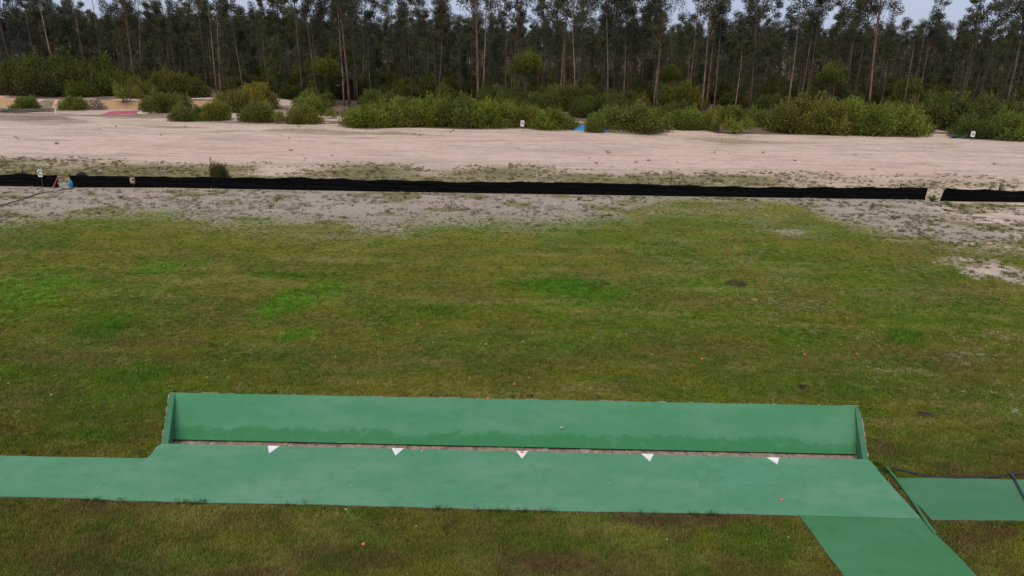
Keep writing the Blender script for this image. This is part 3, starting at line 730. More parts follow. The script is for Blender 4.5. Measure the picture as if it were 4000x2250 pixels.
tag(mb.build('blue_sheet', M['blue']), 'scrap of bright blue sheet tied to the left end of the long fence', 'sheet')
# tyre lying behind the fence
c = PY(318, 690, Yf(318) + .75); mb = MB()
seg, sg2, R0, r0 = 28, 10, .34, .11; vs = []; fs = []
for i in range(seg):
    for j in range(sg2):
        A_, B_ = 2 * math.pi * i / seg, 2 * math.pi * j / sg2
        vs.append(((R0 + r0 * math.cos(B_)) * math.cos(A_), (R0 + r0 * math.cos(B_)) * math.sin(A_), r0 * 1.1 * math.sin(B_) + .5))
        fs.append((i * sg2 + j, ((i + 1) % seg) * sg2 + j, ((i + 1) % seg) * sg2 + (j + 1) % sg2, i * sg2 + (j + 1) % sg2))
mb.add([(x, y * .35 , z * 1.0 + (y) * .9) for x, y, z in vs], fs)
tag(mb.build('tyre', M['rubber'], loc=(c.x, c.y, 0), smooth=True), 'dark tyre half hidden behind the left end of the long fence', 'tyre')
# white stake at far left
y_ = P(219, 446).y; a, b = PY(220, 446, y_), PY(216, 425, y_)
mb = MB(); mb.tube([(a.x, a.y, a.z - .1), b], [.10, .085], 6); tag(mb.build('white_stake', M['signwhite']), 'short white stake on the ground left of the pink sheet', 'stake')
# dark plastic lids and sheets under the bushes
def debris(u, v, wpx, hpx, label, seed):
    Y_ = P(u, v).y - 2.2; rr = random.Random(seed); mb = MB(); c = PY(u, v, Y_); g = gz1(c.x, Y_)
    for k in range(5):
        s_ = wpx * ppm(Y_); mx_ = Matrix.Translation((c.x + rr.uniform(-.45, .45) * s_, Y_ + rr.uniform(-.4, .6), g + .05 + hpx * ppm(Y_) * rr.uniform(.1, .8))) @ Matrix.Rotation(rr.uniform(-.6, .6), 4, 'Z') @ Matrix.Rotation(rr.uniform(-.5, .3), 4, 'Y') @ Matrix.Rotation(rr.uniform(.0, .5), 4, 'X')
        mb.box((-s_ * .28, -.3, -.025), (s_ * .28, .3, .025), M=mx_)
        for e in (-1, 1): mb.box((-s_ * .28, e * .3 - .03, .02), (s_ * .28, e * .3 + .03, .075), M=mx_)
    return tag(mb.build('plastic_debris', M['darksheet']), label, 'debris')
debris(3028, 503, 36, 14, 'dark green plastic lids dumped beside the big olive bushes', 4)
debris(3738, 530, 50, 12, 'flattened dark plastic sheets left of the leaning 76 board', 9)
def sticks(u, v, wpx, hpx, n, name, label, cat, m, seed, flat=.0, rad=.025):
    c = P(u, v); g = gz1(c.x, c.y); s_ = wpx * ppm(c.y); h = hpx * ppm(c.y); rr = random.Random(seed); mb = MB()
    for k in range(n):
        a = rr.uniform(0, 2 * math.pi); q = rr.random() ** .6; x = math.cos(a) * q * s_ / 2; y = math.sin(a) * q * s_ * .35
        zt = h * (1 - q * q) * rr.random(); L = rr.uniform(.25, .6) * s_ * (1.2 if flat else .6)
        th = rr.uniform(0, math.pi * 2) if not flat else rr.uniform(-.35, .35); el = rr.uniform(-.5, .7) * (1 - flat)
        d = Vector((math.cos(th) * math.cos(el), math.sin(th) * math.cos(el) * .6, math.sin(el))) * L / 2; p = Vector((x, y, .05 + zt))
        pts = [p - d, p + Vector((rr.uniform(-.06, .06), 0, rr.uniform(-.05, .08))) * s_ * .3, p + d]
        for t_ in pts: t_.z = max(.02, t_.z)
        w0 = rad * rr.uniform(.5, 1.3); mb.tube(pts, [w0, w0 * .8, w0 * .4], 4, cap=False)
    return tag(mb.build(name, m, loc=(c.x, c.y, g)), label, cat)
sticks(376, 425, 78, 40, 260, 'brush_pile', 'rounded heap of grey brushwood left of the pink sheet', 'brush pile', M['greywood'], 3, rad=.035)
sticks(1345, 447, 75, 26, 130, 'branch_pile', 'tangle of fallen grey branches at the foot of the twin trunks', 'branch pile', M['greywood'], 5, rad=.05)
sticks(90, 434, 210, 8, 40, 'fallen_branches', 'row of dark fallen branches lying at the far left edge', 'branches', M['darkwood'], 6, flat=.92, rad=.06)

# burrows: scraped holes with a collar of loose soil
def hole(u, v, wpx, label):
    c = P(u, v); rr = random.Random(u); s_ = wpx * ppm(c.y) / 2; mb = MB(); vs = [(0, 0, .012)]; fs = []; seg = 20
    prof = [(.35, .006), (.6, .022), (.8, .035), (1.0, .018), (1.2, .003)]
    for q, z in prof:
        for k in range(seg):
            a = 2 * math.pi * k / seg; f = rr.uniform(.85, 1.15); vs.append((math.cos(a) * q * s_ * f, math.sin(a) * q * s_ * 1.0 * f, z + rr.uniform(0, .012)))
    for k in range(seg): fs.append((0, 1 + k, 1 + (k + 1) % seg))
    for r_ in range(len(prof) - 1):
        for k in range(seg): fs.append((1 + r_ * seg + k, 1 + (r_ + 1) * seg + k, 1 + (r_ + 1) * seg + (k + 1) % seg, 1 + r_ * seg + (k + 1) % seg))
    mb.add(vs, fs)
    for k in range(60):
        a = rr.uniform(0, 6.28); q = s_ * rr.uniform(.2, 1.5); e = rr.uniform(.008, .025); mb.box((-e, -e, -e), (e, e, e), M=Matrix.Translation((math.cos(a) * q, math.sin(a) * q, .02)) @ Matrix.Rotation(rr.random() * 3, 4, 'Z') @ Matrix.Rotation(rr.random() * 3, 4, 'X'))
    return tag(mb.build('burrow', M['soil'], loc=(c.x, c.y, 0)), label, 'burrow')
hole(2878, 1108, 66, 'wide scrape of dark bare soil on the far lawn at right of centre')
hole(3135, 1512, 32, 'small dark burrow in the lawn beyond the trench, right of centre')
hole(3618, 1622, 40, 'dark burrow with a twig beside it, right of the trench')
mb = MB(); mb.tube(curve([P(3640, 1622, .03), P(3680, 1614, .05), P(3700, 1612, .07), P(3716, 1617, .03)], 4), [.012] * 12 + [.006], 5); tag(mb.build('twig', M['darkwood']), 'thin bent twig lying beside the burrow at right', 'twig')

# ------------------------------------------------------------------ clay targets and fragments on the grass
def disc(seed, broken):
    rr = random.Random(seed); seg = 14; mb = MB(); vs = [(0, 0, .030)]; fs = []
    prof = [(.022, .030), (.030, .024), (.042, .020), (.055, .004), (.050, .0)]
    cutk = seg if not broken else rr.choice([6, 8, 9])
    for q, z in prof:
        for k in range(seg): a = 2 * math.pi * k / seg; f = 1 if not broken else rr.uniform(.75, 1.1); vs.append((q * math.cos(a) * f, q * math.sin(a) * f, z))
    for k in range(cutk):
        fs.append((0, 1 + k, 1 + (k + 1) % seg))
        for r_ in range(len(prof) - 1): fs.append((1 + r_ * seg + k, 1 + (r_ + 1) * seg + k, 1 + (r_ + 1) * seg + (k + 1) % seg, 1 + r_ * seg + (k + 1) % seg))
    us = sorted({i for f in fs for i in f}); mp = {a: b for b, a in enumerate(us)}
    mb.add([vs[i] for i in us], [tuple(mp[i] for i in f) for f in fs]); return mb
d_whole = disc(1, False).mesh('clay_target', M['clay'], True)
d_pink = [disc(s_, True).mesh('clay_fragment', M['pinkclay']) for s_ in (3, 4)]
d_cream = [disc(s_, True).mesh('pale_fragment', M['cream']) for s_ in (5, 6, 7)]
def tl(r_, c_, pts): return [(c_ * 1000 + a / 2.575, (0, 562, 1125, 1688)[r_] + b / 2.575) for a, b in pts]
whole = tl(1, 1, [(388, 1078)]) + tl(1, 2, [(338, 1058), (900, 1118), (1505, 1233), (2560, 1395), (735, 882), (2183, 1092)]) + \
    tl(1, 3, [(78, 831), (272, 1042), (598, 1168), (752, 1149), (893, 1191), (995, 1202), (832, 1287), (1290, 1263), (1418, 1279), (1580, 1300), (1608, 1328), (1397, 1420), (963, 952)]) + \
    tl(2, 1, [(1625, 366), (802, 690)]) + tl(2, 2, [(25, 967), (1910, 712), (205, 457), (848, 248)]) + tl(2, 3, [(2230, 67), (835, 388), (895, 663), (368, 670)])
pinkp = tl(1, 0, [(885, 1048), (1325, 1048), (1370, 1048), (220, 1138), (75, 1222), (2085, 1085), (2497, 1125), (1310, 1268), (660, 1330), (903, 1347), (1222, 445), (1510, 450), (1933, 448), (2175, 452)]) + \
    tl(1, 1, [(585, 715), (2330, 1178)]) + tl(1, 2, [(1455, 1197), (1653, 1197), (390, 1250), (430, 875), (1680, 898), (835, 1388), (940, 965), (1192, 1080)]) + tl(1, 3, [(1987, 1195), (1163, 990), (300, 880)]) + \
    tl(2, 0, [(2395, 80), (1600, 472), (180, 655), (808, 245)]) + tl(2, 1, [(1460, 254), (1155, 308), (1315, 667), (1920, 228), (2035, 250), (2350, 990)]) + \
    tl(2, 2, [(433, 128), (255, 553), (1345, 163), (1688, 282), (583, 813), (1200, 736), (1550, 753), (1745, 730), (1973, 970), (862, 1002), (705, 1062)]) + tl(2, 3, [(1030, 390), (1320, 434), (65, 300), (305, 358), (517, 23), (480, 423), (578, 423), (640, 428)])
creamp = tl(1, 0, [(1118, 1084), (1613, 1008), (1785, 908), (2098, 1210), (2120, 1168), (1432, 880), (2515, 1360)]) + tl(1, 1, [(185, 1000), (665, 1322), (558, 1380), (1640, 1250), (2080, 1260), (1570, 967), (1035, 1200)]) + \
    tl(1, 2, [(215, 1122), (925, 1153), (620, 1208), (2140, 813), (1995, 842), (210, 1305), (1845, 1192), (1840, 880)]) + tl(1, 3, [(823, 1142), (383, 1160), (652, 1250), (1180, 1360), (565, 1397), (135, 1348), (1915, 1107), (1955, 1413)]) + \
    tl(2, 0, [(1287, 450), (2080, 900), (515, 1073), (433, 1130), (85, 956), (185, 1240), (2335, 516), (2527, 620), (1005, 215), (1325, 85), (1505, 232), (2260, 728), (105, 1075)]) + \
    tl(2, 1, [(1200, 80), (1690, 130), (2130, 158), (1490, 205), (985, 355), (930, 360), (858, 535), (1220, 477), (1310, 632), (1232, 620), (1170, 660), (1380, 600), (1015, 938), (1988, 527), (1783, 551), (2315, 563), (2455, 725), (2430, 735), (2155, 908), (600, 157), (480, 187), (408, 252), (2168, 187)]) + \
    tl(2, 2, [(345, 145), (1370, 12), (1265, 63), (1800, 160), (678, 622), (258, 760), (680, 878), (1412, 673), (1125, 884), (1405, 405), (1153, 463), (1483, 492), (785, 1010), (170, 903), (2010, 932), (108, 540), (1035, 513), (610, 1010)]) + \
    tl(2, 3, [(1915, 93), (395, 254), (855, 224), (795, 304), (617, 306), (103, 384), (305, 577), (1635, 496), (1908, 484), (1610, 168), (1912, 744), (2185, 350), (842, 70), (290, 423), (505, 427)]) + \
    tl(3, 0, [(1487, 213)]) + tl(3, 1, [(905, 777), (1613, 950)]) + tl(3, 2, [(1565, 1080)]) + tl(3, 3, [(200, 1060)])
rr = random.Random(12)
def scatter(pts, meshes, name, label, cat, group, smin, smax, z=.03):
    for u, v in pts:
        c = P(u, v, z); o = link(name, rr.choice(meshes), None, (c.x, c.y, z)); s_ = rr.uniform(smin, smax); o.scale = (s_, s_, s_)
        o.rotation_euler = (rr.uniform(-.35, .35), rr.uniform(-.35, .35), rr.uniform(0, 6.28)); tag(o, label, cat, group)
scatter(whole, [d_whole], 'clay_target', 'bright orange clay target disc lying on the lawn beyond the trench', 'clay target', 'orange clay targets on the lawn', .62, .92)
scatter(pinkp, d_pink, 'clay_fragment', 'faded orange clay target fragment lying on the range beyond the trench', 'clay fragment', 'faded clay fragments on the range', .45, .75)
scatter(creamp, d_cream, 'pale_fragment', 'small pale cream fragment lying in the grass', 'fragment', 'pale fragments in the grass', .38, .70)
scatter(tl(2, 1, [(590, 1185)]) + tl(2, 2, [(130, 1155), (510, 1310), (541, 1312), (498, 1402), (1293, 1175)]), d_cream, 'pale_fragment', 'tiny pale chip lying on the green sloping wall', 'fragment', 'pale chips on the sloping wall', .5, .8, -.12)
scatter(tl(3, 0, [(980, 560), (2455, 667)]) + tl(3, 1, [(1145, 168), (1670, 190), (952, 543)]) + tl(3, 2, [(970, 510), (1156, 193)]), d_cream, 'pale_fragment', 'tiny pale chip lying on the green roof slab', 'fragment', 'pale chips on the roof slab', .4, .65, ZS + .005)
for (u, v), z, lab in ((tl(3, 3, [(133, 680)])[0], ZS + .005, 'red orange clay piece lying on the green slab near its right end'), (tl(2, 1, [(2330, 1110)])[0], ZS + .005, 'pink orange clay piece on the rim of the sloping wall'),
                       (tl(3, 1, [(1080, 1127)])[0], .04, 'lone red clay piece in the grass in front of the slab')):
    c = P(u, v, z); o = link('clay_fragment', d_whole, None, (c.x, c.y, z)); o.scale = (.8, .8, .8); tag(o, lab, 'clay fragment')

# ------------------------------------------------------------------ vegetation prototypes
def clump(mb, c, rad, n, r, col,  L=(.20, .40), W=(.075, .15), flat=.7, droop=.5):
    n = int(n * 1.6); d = r.normal(size=(n, 3)); d /= np.linalg.norm(d, axis=1, keepdims=True)
    q = rad * (0.35 + .65 * r.random(n) ** .5)
    pos = np.array(c) + d * q[:, None] * np.array([1, 1, flat])
    dd = d * .7 + r.normal(size=(n, 3)) * .6; dd[:, 2] -= droop
    k = np.array(col) * r.uniform(.65, 1.35, (n, 1)) * np.array([1, 1, 1]); k = k * (1 + r.normal(size=(n, 3)) * .05)
    mb.leaves(pos, dd, r.uniform(*L, n), r.uniform(*W, n), np.clip(k, 0, 1), r)

def tree_proto(seed, H, r0, crown=1.0, nb=11, dead=False, lo=.52, dense=80):
    r = np.random.default_rng(seed); rr = random.Random(seed)
    t = MB(); c = MB(); n = 9
    lean = (rr.uniform(-.035, .035), rr.uniform(-.035, .035)); ph = rr.uniform(0, 6)
    def at(s_): z = H * s_; return Vector((lean[0] * z + .012 * H * math.sin(ph + s_ * 4.5) * s_, lean[1] * z + .01 * H * math.cos(ph + s_ * 5) * s_, z))
    t.tube([at(i / n) + (Vector((0, 0, -.3)) if i == 0 else Vector()) for i in range(n + 1)], [r0 * (1.25 if i == 0 else 1) * (1 - .86 * i / n) for i in range(n + 1)], 7)
    base = [np.array([.074, .078, .038]), np.array([.064, .074, .042]), np.array([.086, .086, .036])][seed % 3]
    for k in range(nb):
        s_ = lo + (1 - lo) * (k + rr.random()) / nb * .97; p = at(s_); a = rr.uniform(0, 6.28); el = R(rr.uniform(42, 76)); L = (.8 + (1.02 - s_) * H * .22) * crown * rr.uniform(.7, 1.2)
        if dead: el = R(rr.uniform(45, 75)); L *= 1.3
        d = Vector((math.cos(a) * math.cos(el), math.sin(a) * math.cos(el), math.sin(el))); m1 = p + d * L * .5 + Vector((0, 0, -.06 * L)); e = p + d * L + Vector((0, 0, .12 * L))
        rb = max(.016, r0 * (1 - .86 * s_) * .42)
        t.tube([p, m1, e], [rb, rb * .7, rb * .3], 5, cap=False)
        for q in range(3 if dead else 2):
            a2 = a + rr.uniform(-1, 1); d2 = Vector((math.cos(a2) * .5, math.sin(a2) * .5, rr.uniform(.3, .9))) * L * .5; b0 = lp(p, e, rr.uniform(.5, .95)); t.tube([b0, b0 + d2 * .6, b0 + d2 + Vector((0, 0, .1))], [rb * .45, rb * .3, rb * .15], 4, cap=False)
            if not dead and rr.random() < .8: clump(c, b0 + d2, rr.uniform(.45, .85) * crown, int(dense * .55), r, base * rr.uniform(.75, 1.3))
        if not dead:
            clump(c, e, rr.uniform(.6, 1.15) * crown, dense, r, base * rr.uniform(.7, 1.35))
            if rr.random() < .5: clump(c, m1 + Vector((0, 0, .3)), rr.uniform(.4, .8) * crown, dense // 2, r, base * rr.uniform(.7, 1.2))
    if not dead:
        clump(c, at(.98), rr.uniform(.6, 1.0) * crown, dense, r, base * 1.1)
    for k in range(8):                                            # straggling shoots and hanging bark lower on the trunk
        p = at(rr.uniform(.14, lo + .1)); a = rr.uniform(0, 6.28); L = rr.uniform(.4, 1.3); e = p + Vector((math.cos(a) * L, math.sin(a) * L, rr.uniform(.1, .9) * L)); t.tube([p, lp(p, e, .5), e], [.022, .016, .008], 4, cap=False)
        if not dead and rr.random() < .85: clump(c, e, rr.uniform(.35, .75), 30, r, base * rr.uniform(.7, 1.2))
    return t, c

PROTO = []   # (kind, trunk mesh, crown mesh or None, height, combined mesh)
spec = [('thin', s_, 19 + (s_ % 4), .080 + .011 * (s_ % 4), dict(crown=.85, nb=10, lo=.52, dense=60)) for s_ in range(1, 8)] + \
       [('mid', s_, 20 + (s_ % 3), .135 + .018 * (s_ % 3), dict(crown=1.15, nb=14, lo=.50, dense=80)) for s_ in range(11, 16)] + \
       [('big', s_, 22 + (s_ % 2), .225, dict(crown=1.55, nb=16, lo=.48, dense=115)) for s_ in range(21, 24)] + \
       [('sap', s_, 9 + s_ % 4, .06, dict(crown=1.05, nb=12, lo=.25, dense=62)) for s_ in range(41, 45)] + \
       [('dead', s_, 17 + s_ % 3, .085, dict(crown=.8, nb=9, dead=True, lo=.45)) for s_ in range(31, 34)]
for kind, s_, H, r0, kw in spec:
    t, c = tree_proto(s_, H, r0, **kw)
    cm = MB(); cm.v = t.v + c.v; cm.c = t.c + c.c; cm.f = t.f + [tuple(i + t.n for i in f) for f in c.f]; cm.m = [0] * len(t.f) + [1] * len(c.f); cm.n = t.n + c.n
    PROTO.append((kind, t.mesh('trunk', M['bark'], True), c.mesh('crown', M['leaf']) if c.f else None, H, cm.mesh('tree', [M['bark'], M['leaf']])))

def shrub_proto(seed, n=9500, sparse=False, tall=1.0):
    """half-width 1, height 1: lobes of fine upright foliage on a few stems"""
    r = np.random.default_rng(seed); rr = random.Random(seed); s = MB(); c = MB()
    nl = 7 if sparse else 17; wts = [rr.uniform(.5, 1.4) for _ in range(nl)]
    for k in range(nl):
        per = int(n * wts[k] / sum(wts)); a = rr.uniform(0, 6.28); q = rr.random() ** .55 * .72
        rad = (.20 + .16 * (wts[k] - .5) + rr.uniform(0, .06)) * (.85 if sparse else 1); top = (1.0 - .55 * q * q) * rr.uniform(.60, 1.14)
        lc_ = np.array([math.cos(a) * q, math.sin(a) * q, max(rad * .5, (top - rad) * rr.uniform(.55, 1.0))])
        d = r.normal(size=(per, 3)); d /= np.linalg.norm(d, axis=1, keepdims=True)
        pos = lc_ + d * (rad * (.15 + .95 * r.random(per) ** .6))[:, None] * np.array([1.15, 1.15, .95])
        keep = pos[:, 2] > .015 + (.12 if sparse else 0); pos = pos[keep]; d = d[keep]; m = len(pos)
        dd = d * .6 + np.array([0, 0, .55]) + r.normal(size=(m, 3)) * .65
        col = np.array([.158, .160, .032]) * rr.uniform(.70, 1.30) * np.array([rr.uniform(.86, 1.08), 1, rr.uniform(.8, 1.2)])
        k_ = col * r.uniform(.55, 1.45, (m, 1)) * (1 + r.normal(size=(m, 3)) * .06)
        c.leaves(pos, dd, r.uniform(.050, .110, m), r.uniform(.017, .036, m), np.clip(k_, 0, 1), r)
        for j in range(9 if not sparse else 4):                  # sprays standing proud of the lobe
            b_ = Vector(lc_) + Vector(r.normal(size=3)).normalized() * rad * .75; e_ = b_ + Vector((rr.gauss(0, .05), rr.gauss(0, .05), rr.uniform(.08, .34)))
            if b_.z < .1: continue
            t_ = r.random(26)[:, None]; pp = np.array(b_) * (1 - t_) + np.array(e_) * t_ + r.normal(size=(26, 3)) * .022
            c.leaves(pp, r.normal(size=(26, 3)) * .5 + np.array([0, 0, .9]), r.uniform(.05, .10, 26), r.uniform(.018, .03, 26), np.clip(col * 1.1 * r.uniform(.7, 1.4, (26, 1)), 0, 1), r)
        st = Vector((rr.uniform(-.12, .12), rr.uniform(-.12, .12), -.03)); e = Vector(lc_) ; s.tube([st, lp(st, e, .5) + Vector((0, 0, -.05)), e + Vector((0, 0, rad * .4))], [.022, .016, .006], 5, cap=False)
        for j in range(3): e2 = e + Vector((rr.uniform(-1, 1), rr.uniform(-1, 1), rr.uniform(-.2, 1))) * rad * .8; s.tube([lp(st, e, .7), e2], [.011, .004], 4, cap=False)
    if not sparse:                                               # skirt of low foliage
        m = 900; a = r.uniform(0, 6.28, m); q = r.uniform(.55, .95, m); pos = np.stack([np.cos(a) * q, np.sin(a) * q, r.uniform(.02, .28, m)], 1)
        dd = np.stack([np.cos(a) * .6, np.sin(a) * .6, np.full(m, .7)], 1) + r.normal(size=(m, 3)) * .4
        c.leaves(pos, dd, r.uniform(.08, .15, m), r.uniform(.025, .045, m), np.array([.126, .130, .029]) * r.uniform(.6, 1.3, (m, 1)), r)
    return s.mesh('stem', M['bark'], True), c.mesh('foliage', M['bushleaf'])
SHRUB = [shrub_proto(100 + i) for i in range(6)]; SPARSE = [shrub_proto(200 + i, 2600, True) for i in range(3)]

def put_shrub(u, v, wpx, hpx, label, group=None, tint=(1, 1, 1), pr=None, name='shrub', back=0.0):
    c = P(u, v); Y_ = c.y; rx = wpx * ppm(Y_) / 2; Y_ += rx * .78 + back; q = PY(u, v, Y_); h = hpx * ppm(Y_)
    g = gz1(q.x, Y_)
    o = thing(name, label, 'bush', (q.x, Y_, g - .05), random.Random(int(u * 7 + v)).uniform(0, 6.28), group)
    o.scale = (rx * 1.28, rx * 1.28, h * 1.0)
    st, fo = pr
    s_ = link('stem', st, o); f_ = link('foliage', fo, o); f_.color = (*tint, 1); s_.color = (.8, .8, .8, 1)
    return o

G = (.98, 1.08, .85); YL = (1.16, 1.12, .8); OL = (.98, .98, .95); DK = (.68, .74, .78); BR = (.92, .86, .86); BRI = (1.04, 1.26, .75)
front = [
 (101, 433, 88, 62, G, 0, 'round green bush below the clay bank at far left edge'),
 (291, 428, 85, 52, YL, 0, 'low olive bush just left of the grey brushwood heap'),
 (497, 424, 85, 86, YL, 1, 'open yellowish bush rising behind the pink sheet'),
 (650, 446, 150, 88, G, 0, 'broad green bush right of the pale sand heap'),
 (726, 474, 105, 74, OL, 0, 'olive bush at the sand edge, leftmost of the close row'),
 (835, 472, 108, 80, OL, 0, 'olive bush at the sand edge between two similar bushes'),
 (905, 444, 130, 96, OL, 0, 'taller dull bush standing behind the olive row at left'),
 (1010, 478, 120, 90, OL, 0, 'dark olive bush at the right end of the olive row'),
 (1000, 430, 140, 100, YL, 0, 'yellowish bush standing behind the dark olive bush'),
 (1087, 481, 66, 52, YL, 1, 'small sparse bush left of the round yellow green bush'),
 (1188, 485, 120, 74, YL, 0, 'round yellow green bush left of the sandy opening'),
 (1225, 452, 130, 80, OL, 0, 'olive bush behind the round yellow green bush'),
 (1293, 467, 52, 40, YL, 1, 'tiny spindly bush standing alone on the sandy opening'),
 (1430, 503, 165, 88, BRI, 0, 'low dense green bush at the right side of the sandy opening'),
 (1560, 499, 150, 112, G, 0, 'dense green bush second from the sandy opening'),
 (1690, 494, 140, 118, BRI, 0, 'bright green bush left of centre in the long hedge'),
 (1800, 500, 165, 128, G, 0, 'tall green bush in the middle of the long hedge'),
 (1915, 503, 155, 118, BRI, 0, 'bright green bush just left of the central 76 board'),
 (2030, 498, 140, 100, YL, 0, 'yellow green bush directly behind the central 76 board'),
 (2155, 509, 165, 86, BRI, 0, 'low bright bush between the 76 board and the blue tarp'),
 (2322, 519, 62, 78, G, 0, 'small round bush standing alone in front of the blue tarp'),
 (2482, 522, 230, 108, G, 0, 'widest dark green bush right of the blue tarp'),
 (2400, 500, 120, 96, DK, 0, 'dark bush behind the blue tarp'),
 (2660, 510, 130, 92, G, 0, 'green bush set back right of the widest bush'),
 (2740, 512, 110, 82, G, 0, 'green bush just left of the spindly sapling'),
 (2807, 524, 62, 84, YL, 1, 'spindly sapling in front of the row right of centre'),
 (2872, 527, 130, 80, YL, 1, 'airy olive bush with visible trunk right of the sapling'),
 (2965, 500, 105, 76, OL, 0, 'olive bush left of the dumped plastic lids'),
 (3105, 525, 180, 146, BR, 0, 'tall brownish bush right of the dumped plastic lids'),
 (3240, 527, 180, 146, OL, 0, 'tall olive bush second in the big right hand clump'),
 (3375, 531, 170, 142, G, 0, 'tall green bush third in the big right hand clump'),
 (3515, 529, 185, 126, YL, 0, 'yellowish bush at the right end of the big clump'),
 (3670, 507, 210, 138, DK, 0, 'dark bush behind the gap at far right'),
 (3865, 512, 180, 128, DK, 0, 'dark bush rising behind the leaning 76 board'),
 (3790, 540, 130, 94, DK, 0, 'green bush directly behind the leaning 76 board'),
 (3930, 551, 170, 116, G, 0, 'dense dark green bush nearest the camera at far right'),
 (180, 405, 150, 120, DK, 0, 'dark brownish thicket bush on top of the bank at far left'),
 (330, 402, 150, 125, OL, 0, 'tall olive thicket bush above the grey brushwood heap'),
 (45, 400, 120, 120, DK, 0, 'dark thicket bush cut by the left edge of the picture'),
 (420, 400, 100, 100, YL, 0, 'yellowish thicket bush on the bank right of the tall one'),
 (250, 398, 150, 165, DK, 0, 'tallest dark thicket bush above the low olive bush at left'),
 (110, 398, 150, 160, DK, 0, 'tall dull thicket bush behind the round green bush at far left'),
 (380, 392, 130, 150, OL, 0, 'tall dull bush rising directly behind the grey brushwood heap'),
 (855, 676, 66, 46, DK, 1, 'dark scraggly bush growing behind the long fence at left'),
]
rr = random.Random(40)
for i, (u, v, wp, hp, tint, sp, lab) in enumerate(front):
    if 'thicket' in lab or 'rising directly behind' in lab: tint = (.60, .62, .66)
    if i == len(front) - 1:
        Yb = Yf(855) + .9; c = PY(855, 690, Yb); o = thing('shrub', lab, 'bush', (c.x, Yb, 0)); o.scale = (.85, .85, PY(855, 622, Yb).z)
        link('stem', SPARSE[0][0], o); f = link('foliage', SHRUB[2][1], o); f.color = (.55, .55, .75, 1); continue
    put_shrub(u, v, wp, hp, lab, None, tuple(t * rr.uniform(.92, 1.08) for t in tint), (SPARSE if sp else SHRUB)[(i * 5 + 1) % (3 if sp else 6)])

# understorey behind the front row
rr = random.Random(77)
for i in range(190):
    Y_ = rr.uniform(103, 120) if i < 85 else rr.uniform(116, 150); X_ = rr.uniform(-1, 1) * (Y_ * .75 + 4)
    if Y_ < float(bushY(X_)) + 4: continue
    g = gz1(X_, Y_); hgt = rr.uniform(1.9, 3.9) * (1.2 if Y_ > 116 else .85); rx = rr.uniform(1.8, 3.4)
    if PY(1235, 440, Y_).x < X_ < PY(1405, 440, Y_).x and Y_ < 121: continue
    if X_ < -34 and Y_ < 113: continue
    near = min(front[:36], key=lambda f_: abs(PY(f_[0], 430, Y_).x - X_))[6].split(' bush')[0].split(' sapling')[0]
    o = thing('understorey_shrub', 'dull understorey shrub further back behind the ' + near + (' bush' if 'spindly' not in near or 'tiny' in near else ' sapling'), 'bush', (X_, Y_, g - .05), rr.uniform(0, 6.28), 'understorey shrubs behind the ' + near + ' bush'); o.scale = (rx * 1.1, rx * 1.1, hgt)
    st, fo = rr.choice(SHRUB); link('stem', st, o); f = link('foliage', fo, o); t = rr.choice([DK, DK, OL, BR, G, YL]); k = rr.uniform(.6, .95); f.color = (t[0] * k, t[1] * k, t[2] * k, 1)
# round crowned small trees inside the forest edge
domes = [(1270, 305, 210, 100, 'small dome crowned tree left of the twin trunks'), (1195, 320, 215, 110, 'small dome crowned tree second left of the twin trunks'), (1330, 250, 155, 110, 'larger green domed tree directly behind the twin trunks'),
         (3262, 365, 232, 105, 'pale domed tree standing above the big right hand clump'), (3560, 380, 290, 90, 'green domed shrub tree at right behind the bushes'), (2615, 330, 245, 80, 'narrow green sapling crown right of centre among trunks'),
         (2060, 290, 185, 110, 'green domed tree behind the trunks just right of centre'), (2640, 380, 300, 130, 'broad dark domed shrub below the narrow sapling'), (290, 370, 225, 120, 'domed olive shrub tree on the left above the thicket')]
for i, (u, vb, vt, wp, lab) in enumerate(domes):
    Y_ = 118 + (i % 3) * 5; top = PY(u, vt, Y_); g = gz1(top.x, Y_); h = top.z - g; rx = wp * ppm(Y_) / 2
    o = thing('domed_tree', lab, 'tree', (top.x, Y_, g)); 
    mb = MB(); rq = random.Random(i)
    for k in range(3): mb.tube([(0, 0, -.1), (rq.uniform(-.3, .3), rq.uniform(-.3, .3), h * .35), (rq.uniform(-.8, .8), rq.uniform(-.8, .8), h * .7)], [.09, .07, .03], 6)
    mb.build('trunk', M['bark'], o, smooth=True)
    hc = min(h * .8, rx * 1.5); f = link('crown', SHRUB[i % 6][1], o, (0, 0, h - hc * 1.04)); f.scale = (rx * 1.15, rx * 1.15, hc); t = G if i in (3, 5, 6) else OL; f.color = (t[0] * .85, t[1] * .85, t[2] * .85, 1)

